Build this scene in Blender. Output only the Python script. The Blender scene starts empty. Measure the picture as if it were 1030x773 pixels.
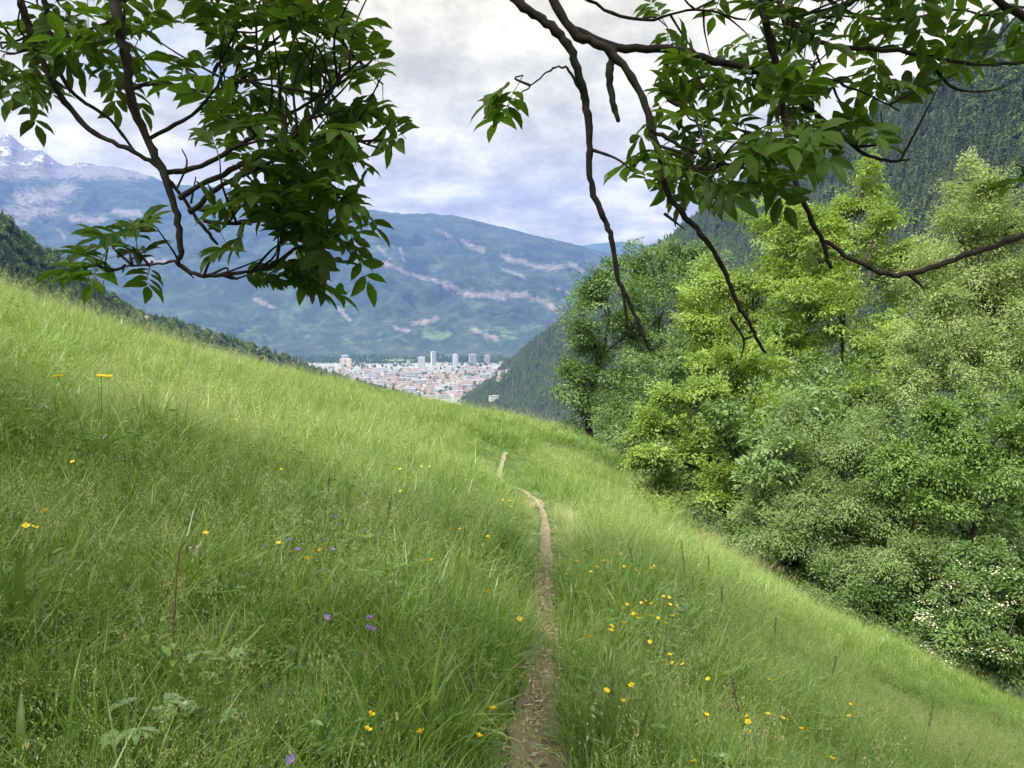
import bpy, math, random
import numpy as np
from mathutils import Vector
from mathutils.bvhtree import BVHTree

rng = np.random.default_rng(7)
random.seed(7)
S = bpy.context.scene
COL = S.collection
R = math.radians

# ------------------------------------------------------------------ camera
FPX, CX, CY = 778.0, 515.0, 386.5
PITCH = math.atan(76.5 / FPX)
CAM = np.array([0.0, 0.0, 1.6])
_f = np.array([0, math.cos(PITCH), -math.sin(PITCH)])
_u = np.array([0, math.sin(PITCH), math.cos(PITCH)])

def ray(px, py):
    d = np.array([(px - CX) / FPX, 0, 0]) + _f + _u * ((CY - py) / FPX)
    return d / d[1]

def pt(px, py, Y):
    """the world point seen at photo pixel (px, py), Y metres ahead"""
    return CAM + ray(px, py) * Y

def project(P):
    q = P - CAM
    z = q @ _f
    return CX + FPX * q[:, 0] / z, CY - FPX * (q @ _u) / z, z

cam = bpy.data.cameras.new('camera')
cam.sensor_width = 36
cam.lens = 36 * FPX / 1030
cam.clip_start = 0.05
cam.clip_end = 60000
camo = bpy.data.objects.new('camera', cam)
camo.location = CAM
camo.rotation_euler = (math.pi / 2 - PITCH, 0, 0)
COL.objects.link(camo)
S.camera = camo

# ------------------------------------------------------------------ numpy helpers
def _hash(i, j, seed):
    h = (i.astype(np.int64) * 374761393 + j.astype(np.int64) * 668265263 + seed * 974711) & 0xffffffff
    h = ((h ^ (h >> 13)) * 1274126177) & 0xffffffff
    h = h ^ (h >> 16)
    return (h & 0xffffff) / float(0xffffff)

def vnoise(x, y, seed=0):
    i, j = np.floor(x), np.floor(y)
    u, v = x - i, y - j
    u, v = u * u * u * (u * (u * 6 - 15) + 10), v * v * v * (v * (v * 6 - 15) + 10)
    a, b = _hash(i, j, seed), _hash(i + 1, j, seed)
    c, d = _hash(i, j + 1, seed), _hash(i + 1, j + 1, seed)
    return (a * (1 - u) + b * u) * (1 - v) + (c * (1 - u) + d * u) * v

def fbm(x, y, seed=0, oct=5, ridged=False):
    s, a, t = 0, 0.5, 0
    for k in range(oct):
        n = vnoise(x, y, seed + k * 17)
        if ridged: n = 1 - np.abs(2 * n - 1)
        s = s + a * n; t += a
        a *= 0.5; x = x * 2.03 + 3.1; y = y * 2.03 - 1.7
    return s / t

def unit(v):
    return v / np.maximum(np.linalg.norm(v, axis=-1, keepdims=True), 1e-9)

class MB:
    """collects vertices and faces for one mesh object"""
    def __init__(s): s.v, s.f, s.t, s.m, s.n = [], [], [], [], 0
    def add(s, verts, faces, tint=None, mi=0):
        """faces: list of int arrays (nf,3) or (nf,4)"""
        verts = np.asarray(verts, float).reshape(-1, 3)
        for f in faces:
            f = np.asarray(f, np.int64)
            if len(f): s.f.append(f + s.n); s.m.append(np.full(len(f), mi))
        s.v.append(verts)
        s.t.append(np.broadcast_to(np.asarray(0.5 if tint is None else tint, float), (len(verts),)))
        s.n += len(verts)
        return s
    def mesh(s, name, mats, smooth=False):
        me = bpy.data.meshes.new(name)
        V = np.concatenate(s.v) if s.v else np.zeros((0, 3))
        me.vertices.add(len(V)); me.vertices.foreach_set('co', V.ravel())
        tot = np.concatenate([np.full(len(f), f.shape[1]) for f in s.f])
        loops = np.concatenate([f.ravel() for f in s.f])
        st = np.concatenate([[0], np.cumsum(tot)[:-1]])
        me.loops.add(len(loops)); me.loops.foreach_set('vertex_index', loops.astype(np.int32))
        me.polygons.add(len(tot))
        me.polygons.foreach_set('loop_start', st.astype(np.int32))
        me.polygons.foreach_set('loop_total', tot.astype(np.int32))
        me.polygons.foreach_set('material_index', np.concatenate(s.m).astype(np.int32))
        me.polygons.foreach_set('use_smooth', np.full(len(tot), smooth))
        for m in (mats if isinstance(mats, (list, tuple)) else [mats]): me.materials.append(m)
        a = me.attributes.new('tint', 'FLOAT', 'POINT')
        a.data.foreach_set('value', np.concatenate(s.t).astype(np.float32))
        me.update(calc_edges=True)
        me.validate()
        return me
    def build(s, name, mats, parent=None, smooth=False):
        o = bpy.data.objects.new(name, s.mesh(name, mats, smooth))
        COL.objects.link(o)
        if parent is not None: o.parent = parent
        return o

def tag(o, label=None, cat=None, group=None, kind=None):
    for k, v in (('label', label), ('category', cat), ('group', group), ('kind', kind)):
        if v: o[k] = v
    return o

def empty(name, loc, label, cat, group=None):
    o = bpy.data.objects.new(name, None)
    o.location = Vector(loc); o.empty_display_size = 0.1
    COL.objects.link(o)
    return tag(o, label, cat, group)

def stamp(mb, T, F, O, X, Y, Z, sx, sy, sz, tint, mi=0):
    """many copies of template T (k,3) with faces F placed at O with axes X,Y,Z"""
    N, k = len(O), len(T)
    V = (O[:, None, :] + T[None, :, 0:1] * (X * np.reshape(sx, (-1, 1)))[:, None, :]
         + T[None, :, 1:2] * (Y * np.reshape(sy, (-1, 1)))[:, None, :]
         + T[None, :, 2:3] * (Z * np.reshape(sz, (-1, 1)))[:, None, :])
    off = (np.arange(N) * k)[:, None, None]
    mb.add(V.reshape(-1, 3), [(np.asarray(f)[None] + off).reshape(-1, np.asarray(f).shape[1]) for f in F],
           np.repeat(np.broadcast_to(tint, (N,)), k), mi)

def frame(d, up):
    """axes with X along d, Z as near up as possible"""
    X = unit(d); Y = unit(np.cross(up, X)); Z = np.cross(X, Y)
    return X, Y, Z

LEAF_T = np.array([[0, 0, 0], [.25, 0, -.03], [.55, 0, -.03], [.8, 0, -.06], [1, 0, -.14],
                   [.22, .36, .05], [.5, .5, .06], [.78, .3, .0], [.22, -.36, .05], [.5, -.5, .06], [.78, -.3, .0]])
LEAF_F = [np.array([[0, 1, 5], [3, 4, 7], [0, 8, 1], [3, 10, 4]]),
          np.array([[1, 2, 6, 5], [2, 3, 7, 6], [1, 8, 9, 2], [2, 9, 10, 3]])]
FAR_T = np.array([[0, 0, 0], [.5, .5, .08], [1, 0, -.1], [.5, -.5, .08]])
FAR_F = [np.array([[0, 1, 2], [0, 2, 3]])]

def smooth_line(P, per=6):
    P = np.asarray(P, float)
    if len(P) < 3:
        t = np.linspace(0, 1, per + 1)[:, None]
        return P[0] * (1 - t) + P[-1] * t
    Q = np.vstack([2 * P[0] - P[1], P, 2 * P[-1] - P[-2]])
    out = []
    for i in range(1, len(Q) - 2):
        a, b, c, d = Q[i - 1], Q[i], Q[i + 1], Q[i + 2]
        for t in np.linspace(0, 1, per, endpoint=False):
            out.append(.5 * (2 * b + (c - a) * t + (2 * a - 5 * b + 4 * c - d) * t * t + (3 * b - a - 3 * c + d) * t ** 3))
    out.append(P[-1])
    return np.array(out)

def tube(mb, P, r0, r1, sides=7, jit=0.0, power=1.0, tint=0.5, mi=0):
    P = np.asarray(P, float); n = len(P)
    T = unit(np.gradient(P, axis=0))
    ref = np.array([0.31, 0.17, 0.93]) if abs(T[0, 2]) < .8 else np.array([0.9, 0.3, 0.1])
    A = unit(np.cross(T, ref)); B = np.cross(T, A)
    t = np.linspace(0, 1, n) ** power
    r = r0 * (1 - t) + r1 * t
    if jit: r = r * (1 + jit * rng.normal(size=n).clip(-1.5, 1.5))
    th = np.linspace(0, 2 * math.pi, sides, endpoint=False)
    V = P[:, None] + r[:, None, None] * (A[:, None] * np.cos(th)[None, :, None] + B[:, None] * np.sin(th)[None, :, None])
    i, j = np.meshgrid(np.arange(n - 1), np.arange(sides), indexing='ij')
    a = i * sides + j; b = i * sides + (j + 1) % sides
    F = np.stack([a, b, b + sides, a + sides], -1).reshape(-1, 4)
    V = np.vstack([V.reshape(-1, 3), P[-1] + T[-1] * r[-1] * .8])
    base = (n - 1) * sides
    cap = np.array([[base + k, base + (k + 1) % sides, n * sides] for k in range(sides)])
    mb.add(V, [F, cap], tint, mi)

# ------------------------------------------------------------------ materials
def new_mat(name):
    m = bpy.data.materials.new(name); m.use_nodes = True
    nt = m.node_tree; nt.nodes.clear()
    out = nt.nodes.new('ShaderNodeOutputMaterial')
    return m, nt, out

def N(nt, t, **kw):
    n = nt.nodes.new(t)
    for k, v in kw.items(): setattr(n, k, v)
    return n

def ramp(nt, stops, fac=None):
    n = N(nt, 'ShaderNodeValToRGB')
    cr = n.color_ramp
    while len(cr.elements) < len(stops): cr.elements.new(0.5)
    for e, (p, c) in zip(cr.elements, stops):
        e.position = p; e.color = (*c, 1) if len(c) == 3 else c
    if fac is not None: nt.links.new(fac, n.inputs[0])
    return n

def noise(nt, scale, detail=4, vec=None, rough=.5):
    n = N(nt, 'ShaderNodeTexNoise')
    n.inputs['Scale'].default_value = scale; n.inputs['Detail'].default_value = detail
    n.inputs['Roughness'].default_value = rough
    if vec is not None: nt.links.new(vec, n.inputs['Vector'])
    return n.outputs['Fac']

def math_(nt, op, a, b=None, c=None, clamp=False):
    n = N(nt, 'ShaderNodeMath', operation=op, use_clamp=clamp)
    for i, v in enumerate((a, b, c)):
        if v is None: continue
        if isinstance(v, (int, float)): n.inputs[i].default_value = v
        else: nt.links.new(v, n.inputs[i])
    return n.outputs[0]

def mix(nt, fac, a, b, mode='MIX'):
    n = N(nt, 'ShaderNodeMix', data_type='RGBA', blend_type=mode)
    for i, v in ((0, fac), (6, a), (7, b)):
        if isinstance(v, (int, float)): n.inputs[i].default_value = v
        elif isinstance(v, tuple): n.inputs[i].default_value = (*v, 1)
        else: nt.links.new(v, n.inputs[i])
    return n.outputs[2]

def attr(nt, name):
    return N(nt, 'ShaderNodeAttribute', attribute_name=name).outputs['Fac']

def leaf_mat(name, stops, trans=.35, tcol=(1.3, 1.25, .6), rough=.45, spec=.4, patch=0.0, inst=0.0, pscale=.5):
    m, nt, out = new_mat(name)
    f = attr(nt, 'tint')
    if inst:
        oi = N(nt, 'ShaderNodeObjectInfo').outputs['Random']
        f = math_(nt, 'ADD', f, math_(nt, 'MULTIPLY', math_(nt, 'SUBTRACT', oi, .5), inst))
    if patch:
        g = N(nt, 'ShaderNodeNewGeometry').outputs['Position']
        f = math_(nt, 'ADD', f, math_(nt, 'MULTIPLY', math_(nt, 'SUBTRACT', noise(nt, pscale, 3, g), .5), patch))
    c = ramp(nt, stops, f).outputs[0]
    p = N(nt, 'ShaderNodeBsdfPrincipled')
    nt.links.new(c, p.inputs['Base Color'])
    p.inputs['Roughness'].default_value = rough
    p.inputs['Specular IOR Level'].default_value = spec
    t = N(nt, 'ShaderNodeBsdfTranslucent')
    nt.links.new(mix(nt, 1.0, c, tcol, 'MULTIPLY'), t.inputs[0])
    mx = N(nt, 'ShaderNodeMixShader'); mx.inputs[0].default_value = trans
    nt.links.new(p.outputs[0], mx.inputs[1]); nt.links.new(t.outputs[0], mx.inputs[2])
    nt.links.new(mx.outputs[0], out.inputs[0])
    return m

def plain_mat(name, col, rough=.8, var=.25, scale=6, bump=0, spec=.3):
    m, nt, out = new_mat(name)
    g = N(nt, 'ShaderNodeNewGeometry').outputs['Position']
    nz = noise(nt, scale, 5, g, .6)
    lo = tuple(c * (1 - var) for c in col); hi = tuple(min(1, c * (1 + var)) for c in col)
    c = ramp(nt, [(.3, lo), (.7, hi)], nz).outputs[0]
    p = N(nt, 'ShaderNodeBsdfPrincipled')
    nt.links.new(c, p.inputs['Base Color'])
    p.inputs['Roughness'].default_value = rough; p.inputs['Specular IOR Level'].default_value = spec
    if bump:
        b = N(nt, 'ShaderNodeBump'); b.inputs['Strength'].default_value = .7; b.inputs['Distance'].default_value = bump
        nt.links.new(nz, b.inputs['Height']); nt.links.new(b.outputs[0], p.inputs['Normal'])
    nt.links.new(p.outputs[0], out.inputs[0])
    return m

M_GRASS = leaf_mat('meadow_grass', [(0, (.055, .13, .024)), (.35, (.122, .222, .031)), (.62, (.208, .295, .046)), (.8, (.32, .36, .12)), (1, (.50, .46, .29))],
                   trans=.34, tcol=(1.1, 1.2, .6), rough=.36, spec=.5, patch=.6, inst=.22, pscale=.33)
M_ASHLEAF = leaf_mat('ash_leaf', [(0, (.036, .072, .014)), (.6, (.066, .128, .022)), (1, (.105, .185, .036))], trans=.42, tcol=(1.5, 1.5, .5), rough=.5, spec=.18)
M_BARK = plain_mat('dark_bark', (.022, .018, .015), .9, .5, 40, .004)
M_BARK2 = plain_mat('grey_bark', (.04, .034, .028), .9, .4, 8, .02)
M_DEADWOOD = plain_mat('pale_deadwood', (.42, .38, .32), .85, .3, 8, .01)
M_YEL = leaf_mat('buttercup_petal', [(0, (.80, .58, .015)), (1, (.86, .70, .03))], trans=.3, tcol=(1.1, 1, .6), rough=.25)
M_ORANGE = plain_mat('flower_centre', (.65, .32, .02), .7, .2, 300)
M_PURP = leaf_mat('violet_petal', [(0, (.22, .13, .55)), (1, (.34, .24, .72))], trans=.3, tcol=(1.1, 1, 1.2), rough=.5)
M_STEM = leaf_mat('green_stem', [(0, (.06, .11, .025)), (1, (.12, .19, .045))], trans=.1, rough=.5)
M_BROWNSTEM = plain_mat('brown_stem', (.16, .10, .055), .7, .3, 90)
M_DARKSEED = plain_mat('dark_seed_head', (.15, .14, .075), .8, .4, 200)
M_PALESEED = plain_mat('pale_seed_head', (.5, .45, .32), .8, .2, 200)
M_BROAD = leaf_mat('broad_leaf', [(0, (.05, .12, .025)), (1, (.14, .22, .05))], trans=.3, tcol=(1.3, 1.3, .6), rough=.35, spec=.5)
M_PALM = leaf_mat('herb_leaf', [(0, (.085, .175, .045)), (1, (.16, .27, .09))], trans=.25, tcol=(1.1, 1.2, .7), rough=.35, spec=.6)

# ------------------------------------------------------------------ meadow height
CTRL = []
def cp(px, py, Y): CTRL.append(pt(px, py, Y))
for a in [  # path line
    (540, 773, 3.0), (541, 700, 3.75), (546, 600, 5.9), (548, 545, 8.2), (546, 520, 10), (530, 495, 13.3), (507, 485, 15.5), (505, 464, 20),
    # knoll, dip and far crest
    (600, 452, 27), (560, 450, 25), (530, 440, 32), (600, 447, 42), (575, 436, 55), (500, 418, 58), (450, 430, 38), (610, 440, 57),
    # left slope and its skyline
    (0, 773, 2.27), (0, 600, 3.25), (0, 450, 5.5), (0, 368, 9), (0, 328, 12.5), (0, 305, 16), (-150, 266, 14), (100, 340, 22), (200, 362, 30), (330, 385, 42), (420, 403, 51),
    (150, 600, 3.9), (150, 450, 7), (150, 380, 12), (300, 600, 4.6), (300, 500, 7.6), (300, 430, 14), (300, 390, 26), (400, 600, 5), (400, 500, 9), (400, 440, 18), (400, 412, 33), (200, 773, 2.5),
    # right slope down to the edge of the wood
    (1030, 712, 12), (900, 655, 13), (800, 610, 14), (700, 540, 18.5), (640, 480, 26), (1030, 773, 7.6), (800, 773, 4.8), (800, 690, 7.0), (700, 650, 6.4), (900, 705, 8.6), (700, 773, 3.8), (650, 560, 10), (620, 600, 6.8)]: cp(*a)
for p in [(0, 0, 0), (0, -5, .35), (-6, -5, 2.3), (5, -5, -1.7), (0, -15, 1), (-20, -10, 6.5), (20, -10, -9),
          (-26, 40, .6), (-50, 40, -1), (-60, 80, -16), (-25, 72, -10), (-10, 82, -16), (10, 82, -20), (0, 100, -27), (40, 110, -48), (-40, 110, -28),
          (12, 14, -8.2), (20, 14, -15), (9.5, 22, -8.5), (10, 32, -9.5), (20, 30, -17), (15, 52, -14), (40, 40, -32), (40, 10, -30), (-30, 18, 4.5), (-60, 20, 6), (70, 20, -52), (70, 80, -60), (-90, 100, -30), (-90, 30, 0), (0, -60, 0), (60, -50, -30), (-60, -50, 10)]:
    CTRL.append(np.array(p, float))
CTRL = np.array(CTRL)
def _plane(x, y): return -0.1 * y - 0.36 * x
def _phi(r): return r * r * np.log(np.maximum(r, 1e-6))
_C = CTRL[:, :2]
_n = len(_C)
_K = _phi(np.linalg.norm(_C[:, None] - _C[None], axis=2)) + np.eye(_n) * 0.6
_P = np.hstack([np.ones((_n, 1)), _C])
_A = np.block([[_K, _P], [_P.T, np.zeros((3, 3))]])
_W = np.linalg.solve(_A, np.concatenate([CTRL[:, 2] - _plane(_C[:, 0], _C[:, 1]), np.zeros(3)]))
FLOOR = -285.0
def gz(x, y):
    x = np.atleast_1d(np.asarray(x, float)); y = np.atleast_1d(np.asarray(y, float))
    r = np.hypot(x, y); k = np.minimum(1, 88 / np.maximum(r, 1e-6))
    xx, yy = x * k, y * k
    out = np.empty_like(xx)
    for s in range(0, len(xx), 20000):
        q = np.stack([xx[s:s + 20000], yy[s:s + 20000]], 1)
        K = _phi(np.linalg.norm(q[:, None] - _C[None], axis=2))
        out[s:s + 20000] = K @ _W[:_n] + _W[_n] + q @ _W[_n + 1:] + _plane(q[:, 0], q[:, 1])
    out += (fbm(xx * .45, yy * .45, 3, 3) - .5) * .18 * np.clip(r / 6, 0, 1)
    far = np.maximum(r - 88, 0)
    return np.maximum(out - far * .5, FLOOR - .3)

def gnd(x, y): return float(gz(x, y)[0])

# path centre line
PATH = np.array([pt(*a)[:2] for a in [(538, 900, 2.1), (540, 773, 3.0), (541, 700, 3.75), (545, 640, 4.9), (547, 600, 5.9), (549, 560, 7.6), (546, 520, 10), (531, 497, 13.2), (506, 486, 15.6), (503, 474, 17.6), (507, 462, 20.5), (509, 459, 21.5)]])
PATH = np.vstack([[[.02, -8], [.05, -3], [.04, 0]], PATH])
PATHS = smooth_line(np.hstack([PATH, np.zeros((len(PATH), 1))]), 10)[:, :2]
def path_dist(x, y):
    q = np.stack([x, y], 1); d = np.full(len(q), 1e9)
    for a, b in zip(PATHS[:-1], PATHS[1:]):
        ab = b - a; t = np.clip(((q - a) @ ab) / max(ab @ ab, 1e-9), 0, 1)
        d = np.minimum(d, np.linalg.norm(q - a - t[:, None] * ab, axis=1))
    return d

# ------------------------------------------------------------------ ground sheet (polar grid about the view point)
def ground():
    m, nt, out = new_mat('soil_and_thatch')
    g = N(nt, 'ShaderNodeNewGeometry').outputs['Position']
    c = ramp(nt, [(.3, (.03, .055, .015)), (.55, (.06, .10, .025)), (.75, (.11, .14, .045))], noise(nt, 3, 6, g, .7)).outputs[0]
    p = N(nt, 'ShaderNodeBsdfPrincipled'); nt.links.new(c, p.inputs['Base Color']); p.inputs['Roughness'].default_value = 1; p.inputs['Specular IOR Level'].default_value = .05
    nt.links.new(p.outputs[0], out.inputs[0])
    na, rad = 300, np.concatenate([[0.0], np.geomspace(.3, 700, 190)])
    th = np.linspace(0, 2 * math.pi, na, endpoint=False)
    X = rad[:, None] * np.sin(th)[None]; Y = rad[:, None] * np.cos(th)[None]
    Z = gz(X.ravel(), Y.ravel())
    i, j = np.meshgrid(np.arange(len(rad) - 1), np.arange(na), indexing='ij')
    a = i * na + j; b = i * na + (j + 1) % na
    mb = MB(); mb.add(np.stack([X.ravel(), Y.ravel(), Z], 1), [np.stack([a, a + na, b + na, b], -1).reshape(-1, 4)])
    return tag(mb.build('meadow_ground', m, smooth=True), 'sloping meadow ground', kind='structure')
ground()

# ------------------------------------------------------------------ path strip
def path():
    m, nt, out = new_mat('trodden_earth')
    g = N(nt, 'ShaderNodeNewGeometry').outputs['Position']
    n1 = noise(nt, 9, 6, g, .7); n2 = noise(nt, 120, 4, g, .7)
    c = ramp(nt, [(.32, (.10, .066, .045)), (.55, (.19, .135, .095)), (.75, (.30, .23, .16))], math_(nt, 'ADD', math_(nt, 'MULTIPLY', n1, .55), math_(nt, 'MULTIPLY', n2, .45))).outputs[0]
    # further on the path is dry and dusty, strewn with straw
    sp = N(nt, 'ShaderNodeSeparateXYZ'); nt.links.new(g, sp.inputs[0])
    dm = N(nt, 'ShaderNodeMapRange'); dm.inputs[1].default_value = 6.5; dm.inputs[2].default_value = 11; nt.links.new(sp.outputs[1], dm.inputs[0])
    c = mix(nt, dm.outputs[0], c, (.20, .185, .10))
    p = N(nt, 'ShaderNodeBsdfPrincipled'); nt.links.new(c, p.inputs['Base Color']); p.inputs['Roughness'].default_value = .95
    b = N(nt, 'ShaderNodeBump'); b.inputs['Strength'].default_value = .8; b.inputs['Distance'].default_value = .012
    nt.links.new(n2, b.inputs['Height']); nt.links.new(b.outputs[0], p.inputs['Normal'])
    nt.links.new(p.outputs[0], out.inputs[0])
    seg = np.linalg.norm(np.diff(PATHS, axis=0), axis=1); s = np.concatenate([[0], np.cumsum(seg)])
    t = np.arange(0, s[-1], .05)
    C = np.stack([np.interp(t, s, PATHS[:, 0]), np.interp(t, s, PATHS[:, 1])], 1)
    T = unit(np.gradient(C, axis=0)); Nn = np.stack([T[:, 1], -T[:, 0]], 1)
    taper = np.interp(np.hypot(C[:, 0], C[:, 1]), [0, 3, 6, 8, 10, 16, 60], [1, .95, .66, .46, .36, .46, .46])
    w = .118 * taper + .07 * (vnoise(t * 7, t * 0, 15) - .5) * taper ** 2 + .05 * taper * (vnoise(t * 2.1, t * 0, 5) - .5)
    w2 = .118 * taper + .07 * (vnoise(t * 6, t * 0, 19) - .5) * taper ** 2 + .05 * taper * (vnoise(t * 2.3, t * 0, 9) - .5)
    nx = 13
    u = np.linspace(-1, 1, nx)
    off = np.where(u[None] < 0, u[None] * w[:, None], u[None] * w2[:, None])
    X = C[:, 0:1] + Nn[:, 0:1] * off; Y = C[:, 1:2] + Nn[:, 1:2] * off
    Z = gz(X.ravel(), Y.ravel()) + .004 + .016 * (vnoise(X.ravel() * 14, Y.ravel() * 14, 2)) + .02 * (np.abs(np.tile(u, len(C))) ** 2) * (np.abs(np.tile(u, len(C))) < .99)
    i, j = np.meshgrid(np.arange(len(C) - 1), np.arange(nx - 1), indexing='ij'); a = i * nx + j
    mb = MB(); mb.add(np.stack([X.ravel(), Y.ravel(), Z], 1), [np.stack([a, a + 1, a + 1 + nx, a + nx], -1).reshape(-1, 4)])
    tag(mb.build('path', m, smooth=True), 'narrow trodden earth path through the grass', kind='structure')
    # dry litter on the path
    k = 9000
    tt = np.where(rng.random(k) < .6, rng.uniform(9.5, 15, k), rng.uniform(2, min(s[-1], 26), k))
    cx, cy = np.interp(tt, s, PATHS[:, 0]), np.interp(tt, s, PATHS[:, 1])
    o = rng.normal(0, .07, k).clip(-.16, .16)
    tx, ty = np.interp(tt, s, Nn[:, 0] if len(Nn) == len(s) else np.interp(s, t, Nn[:, 0])), np.interp(tt, s, np.interp(s, t, Nn[:, 1]))
    x, y = cx + tx * o, cy + ty * o
    O = np.stack([x, y, gz(x, y) + .018], 1)
    d = unit(np.stack([rng.normal(size=k), rng.normal(size=k), rng.normal(0, .15, k)], 1))
    Xa, Ya, Za = frame(d, np.stack([rng.normal(0, .35, k), rng.normal(0, .35, k), np.ones(k)], 1))
    L = rng.gamma(3, .0065, k).clip(.006, .05)
    mb = MB(); stamp(mb, LEAF_T, LEAF_F, O, Xa, Ya, Za, L, L * rng.uniform(.15, .55, k), L, rng.random(k))
    ml = leaf_mat('dry_litter', [(0, (.10, .065, .04)), (.5, (.28, .2, .13)), (1, (.55, .46, .34))], trans=.1, tcol=(1, 1, 1), rough=.8)
    tag(mb.build('leaf_litter', ml), 'dry leaf scraps and chips strewn on the path', 'litter', kind='stuff')
path()

# ------------------------------------------------------------------ scatter by geometry nodes (stuff only)
def hidden_coll(name, meshes):
    c = bpy.data.collections.new(name)
    for i, me in enumerate(meshes):
        o = bpy.data.objects.new('%s_%s' % (name, 'abcdefghijkl'[i]), me); c.objects.link(o)
    return c

def scatter(name, P, rot, scl, idx, coll, label, cat=None):
    me = bpy.data.meshes.new(name)
    me.vertices.add(len(P)); me.vertices.foreach_set('co', np.asarray(P, np.float32).ravel())
    for nm, tp, key, v in (('rot', 'FLOAT_VECTOR', 'vector', rot), ('scl', 'FLOAT_VECTOR', 'vector', scl), ('idx', 'INT', 'value', idx)):
        a = me.attributes.new(nm, tp, 'POINT')
        a.data.foreach_set(key, np.asarray(v, np.int32 if tp == 'INT' else np.float32).ravel())
    me.update()
    o = bpy.data.objects.new(name, me); COL.objects.link(o)
    ng = bpy.data.node_groups.new(name + '_scatter', 'GeometryNodeTree')
    ng.interface.new_socket('Geometry', in_out='INPUT', socket_type='NodeSocketGeometry')
    ng.interface.new_socket('Geometry', in_out='OUTPUT', socket_type='NodeSocketGeometry')
    gi, go = ng.nodes.new('NodeGroupInput'), ng.nodes.new('NodeGroupOutput')
    ip = ng.nodes.new('GeometryNodeInstanceOnPoints')
    ci = ng.nodes.new('GeometryNodeCollectionInfo')
    ci.inputs['Collection'].default_value = coll
    ci.inputs['Separate Children'].default_value = True; ci.inputs['Reset Children'].default_value = True
    def na(nm, tp):
        n = ng.nodes.new('GeometryNodeInputNamedAttribute'); n.data_type = tp; n.inputs[0].default_value = nm; return n.outputs[0]
    e = ng.nodes.new('FunctionNodeEulerToRotation')
    L = ng.links.new
    L(gi.outputs[0], ip.inputs['Points']); L(ci.outputs[0], ip.inputs['Instance'])
    ip.inputs['Pick Instance'].default_value = True
    L(na('idx', 'INT'), ip.inputs['Instance Index']); L(na('rot', 'FLOAT_VECTOR'), e.inputs[0]); L(e.outputs[0], ip.inputs['Rotation'])
    L(na('scl', 'FLOAT_VECTOR'), ip.inputs['Scale']); L(ip.outputs[0], go.inputs[0])
    md = o.modifiers.new('scatter', 'NODES'); md.node_group = ng
    return tag(o, label, cat, kind='stuff')

def blades(mb, n, spread, hmin, hmax, wid, bend, tint, mi=0, seg=4):
    """n curved grass blades around the origin"""
    r = np.abs(rng.normal(0, spread, n)); a = rng.uniform(0, 2 * math.pi, n)
    bx, by = r * np.cos(a), r * np.sin(a)
    az = a + rng.normal(0, .9, n)
    h = rng.uniform(hmin, hmax, n); bd = rng.uniform(bend[0], bend[1], n) * rng.uniform(.6, 1.25, n); lean0 = rng.uniform(0, .35, n)
    t = np.linspace(0, 1, seg + 1)
    ang = lean0[:, None] + bd[:, None] * t[None] ** 1.5
    step = h[:, None] / seg
    dx = np.cumsum(np.sin(ang) * step, 1) - np.sin(ang[:, :1]) * step
    dz = np.cumsum(np.cos(ang) * step, 1) - np.cos(ang[:, :1]) * step
    cx = bx[:, None] + dx * np.cos(az)[:, None]; cy = by[:, None] + dx * np.sin(az)[:, None]; cz = dz - .03
    tw = az + math.pi / 2 + rng.normal(0, .5, n)
    w = np.reshape(wid if np.ndim(wid) else rng.uniform(.6, 1.3, n) * wid, (-1, 1)) * np.array([.7, 1, .85, .5, .05])[None, :seg + 1] * .5
    ox, oy = np.cos(tw)[:, None] * w, np.sin(tw)[:, None] * w
    V = np.stack([np.stack([cx - ox, cy - oy, cz], -1), np.stack([cx + ox, cy + oy, cz], -1)], 2).reshape(n, -1, 3)
    f = np.array([[2 * k, 2 * k + 1, 2 * k + 3, 2 * k + 2] for k in range(seg)])
    F = (f[None] + (np.arange(n) * 2 * (seg + 1))[:, None, None]).reshape(-1, 4)
    mb.add(V.reshape(-1, 3), [F], np.repeat(tint, 2 * (seg + 1)), mi)
    return np.stack([cx[:, -1], cy[:, -1], cz[:, -1]], 1), ang[:, -1], az

def seed_heads(mb, tips, ang, az, length, n_each, size, tint_lo, tint_hi, open_=.02):
    n = len(tips)
    d = np.stack([np.sin(ang) * np.cos(az), np.sin(ang) * np.sin(az), np.cos(ang)], 1)
    O = np.repeat(tips, n_each, 0); D = np.repeat(d, n_each, 0); k = len(O)
    u = rng.random(k)
    O = O - D * (u[:, None] * length) + rng.normal(0, open_, (k, 3)) * (.35 + u[:, None])
    dd = unit(D + rng.normal(0, .45, (k, 3)))
    X, Y, Z = frame(dd, unit(rng.normal(size=(k, 3))))
    L = size * rng.uniform(.7, 1.4, k)
    stamp(mb, FAR_T, FAR_F, O, X, Y, Z, L, L * .35, L, rng.uniform(tint_lo, tint_hi, k))

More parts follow.
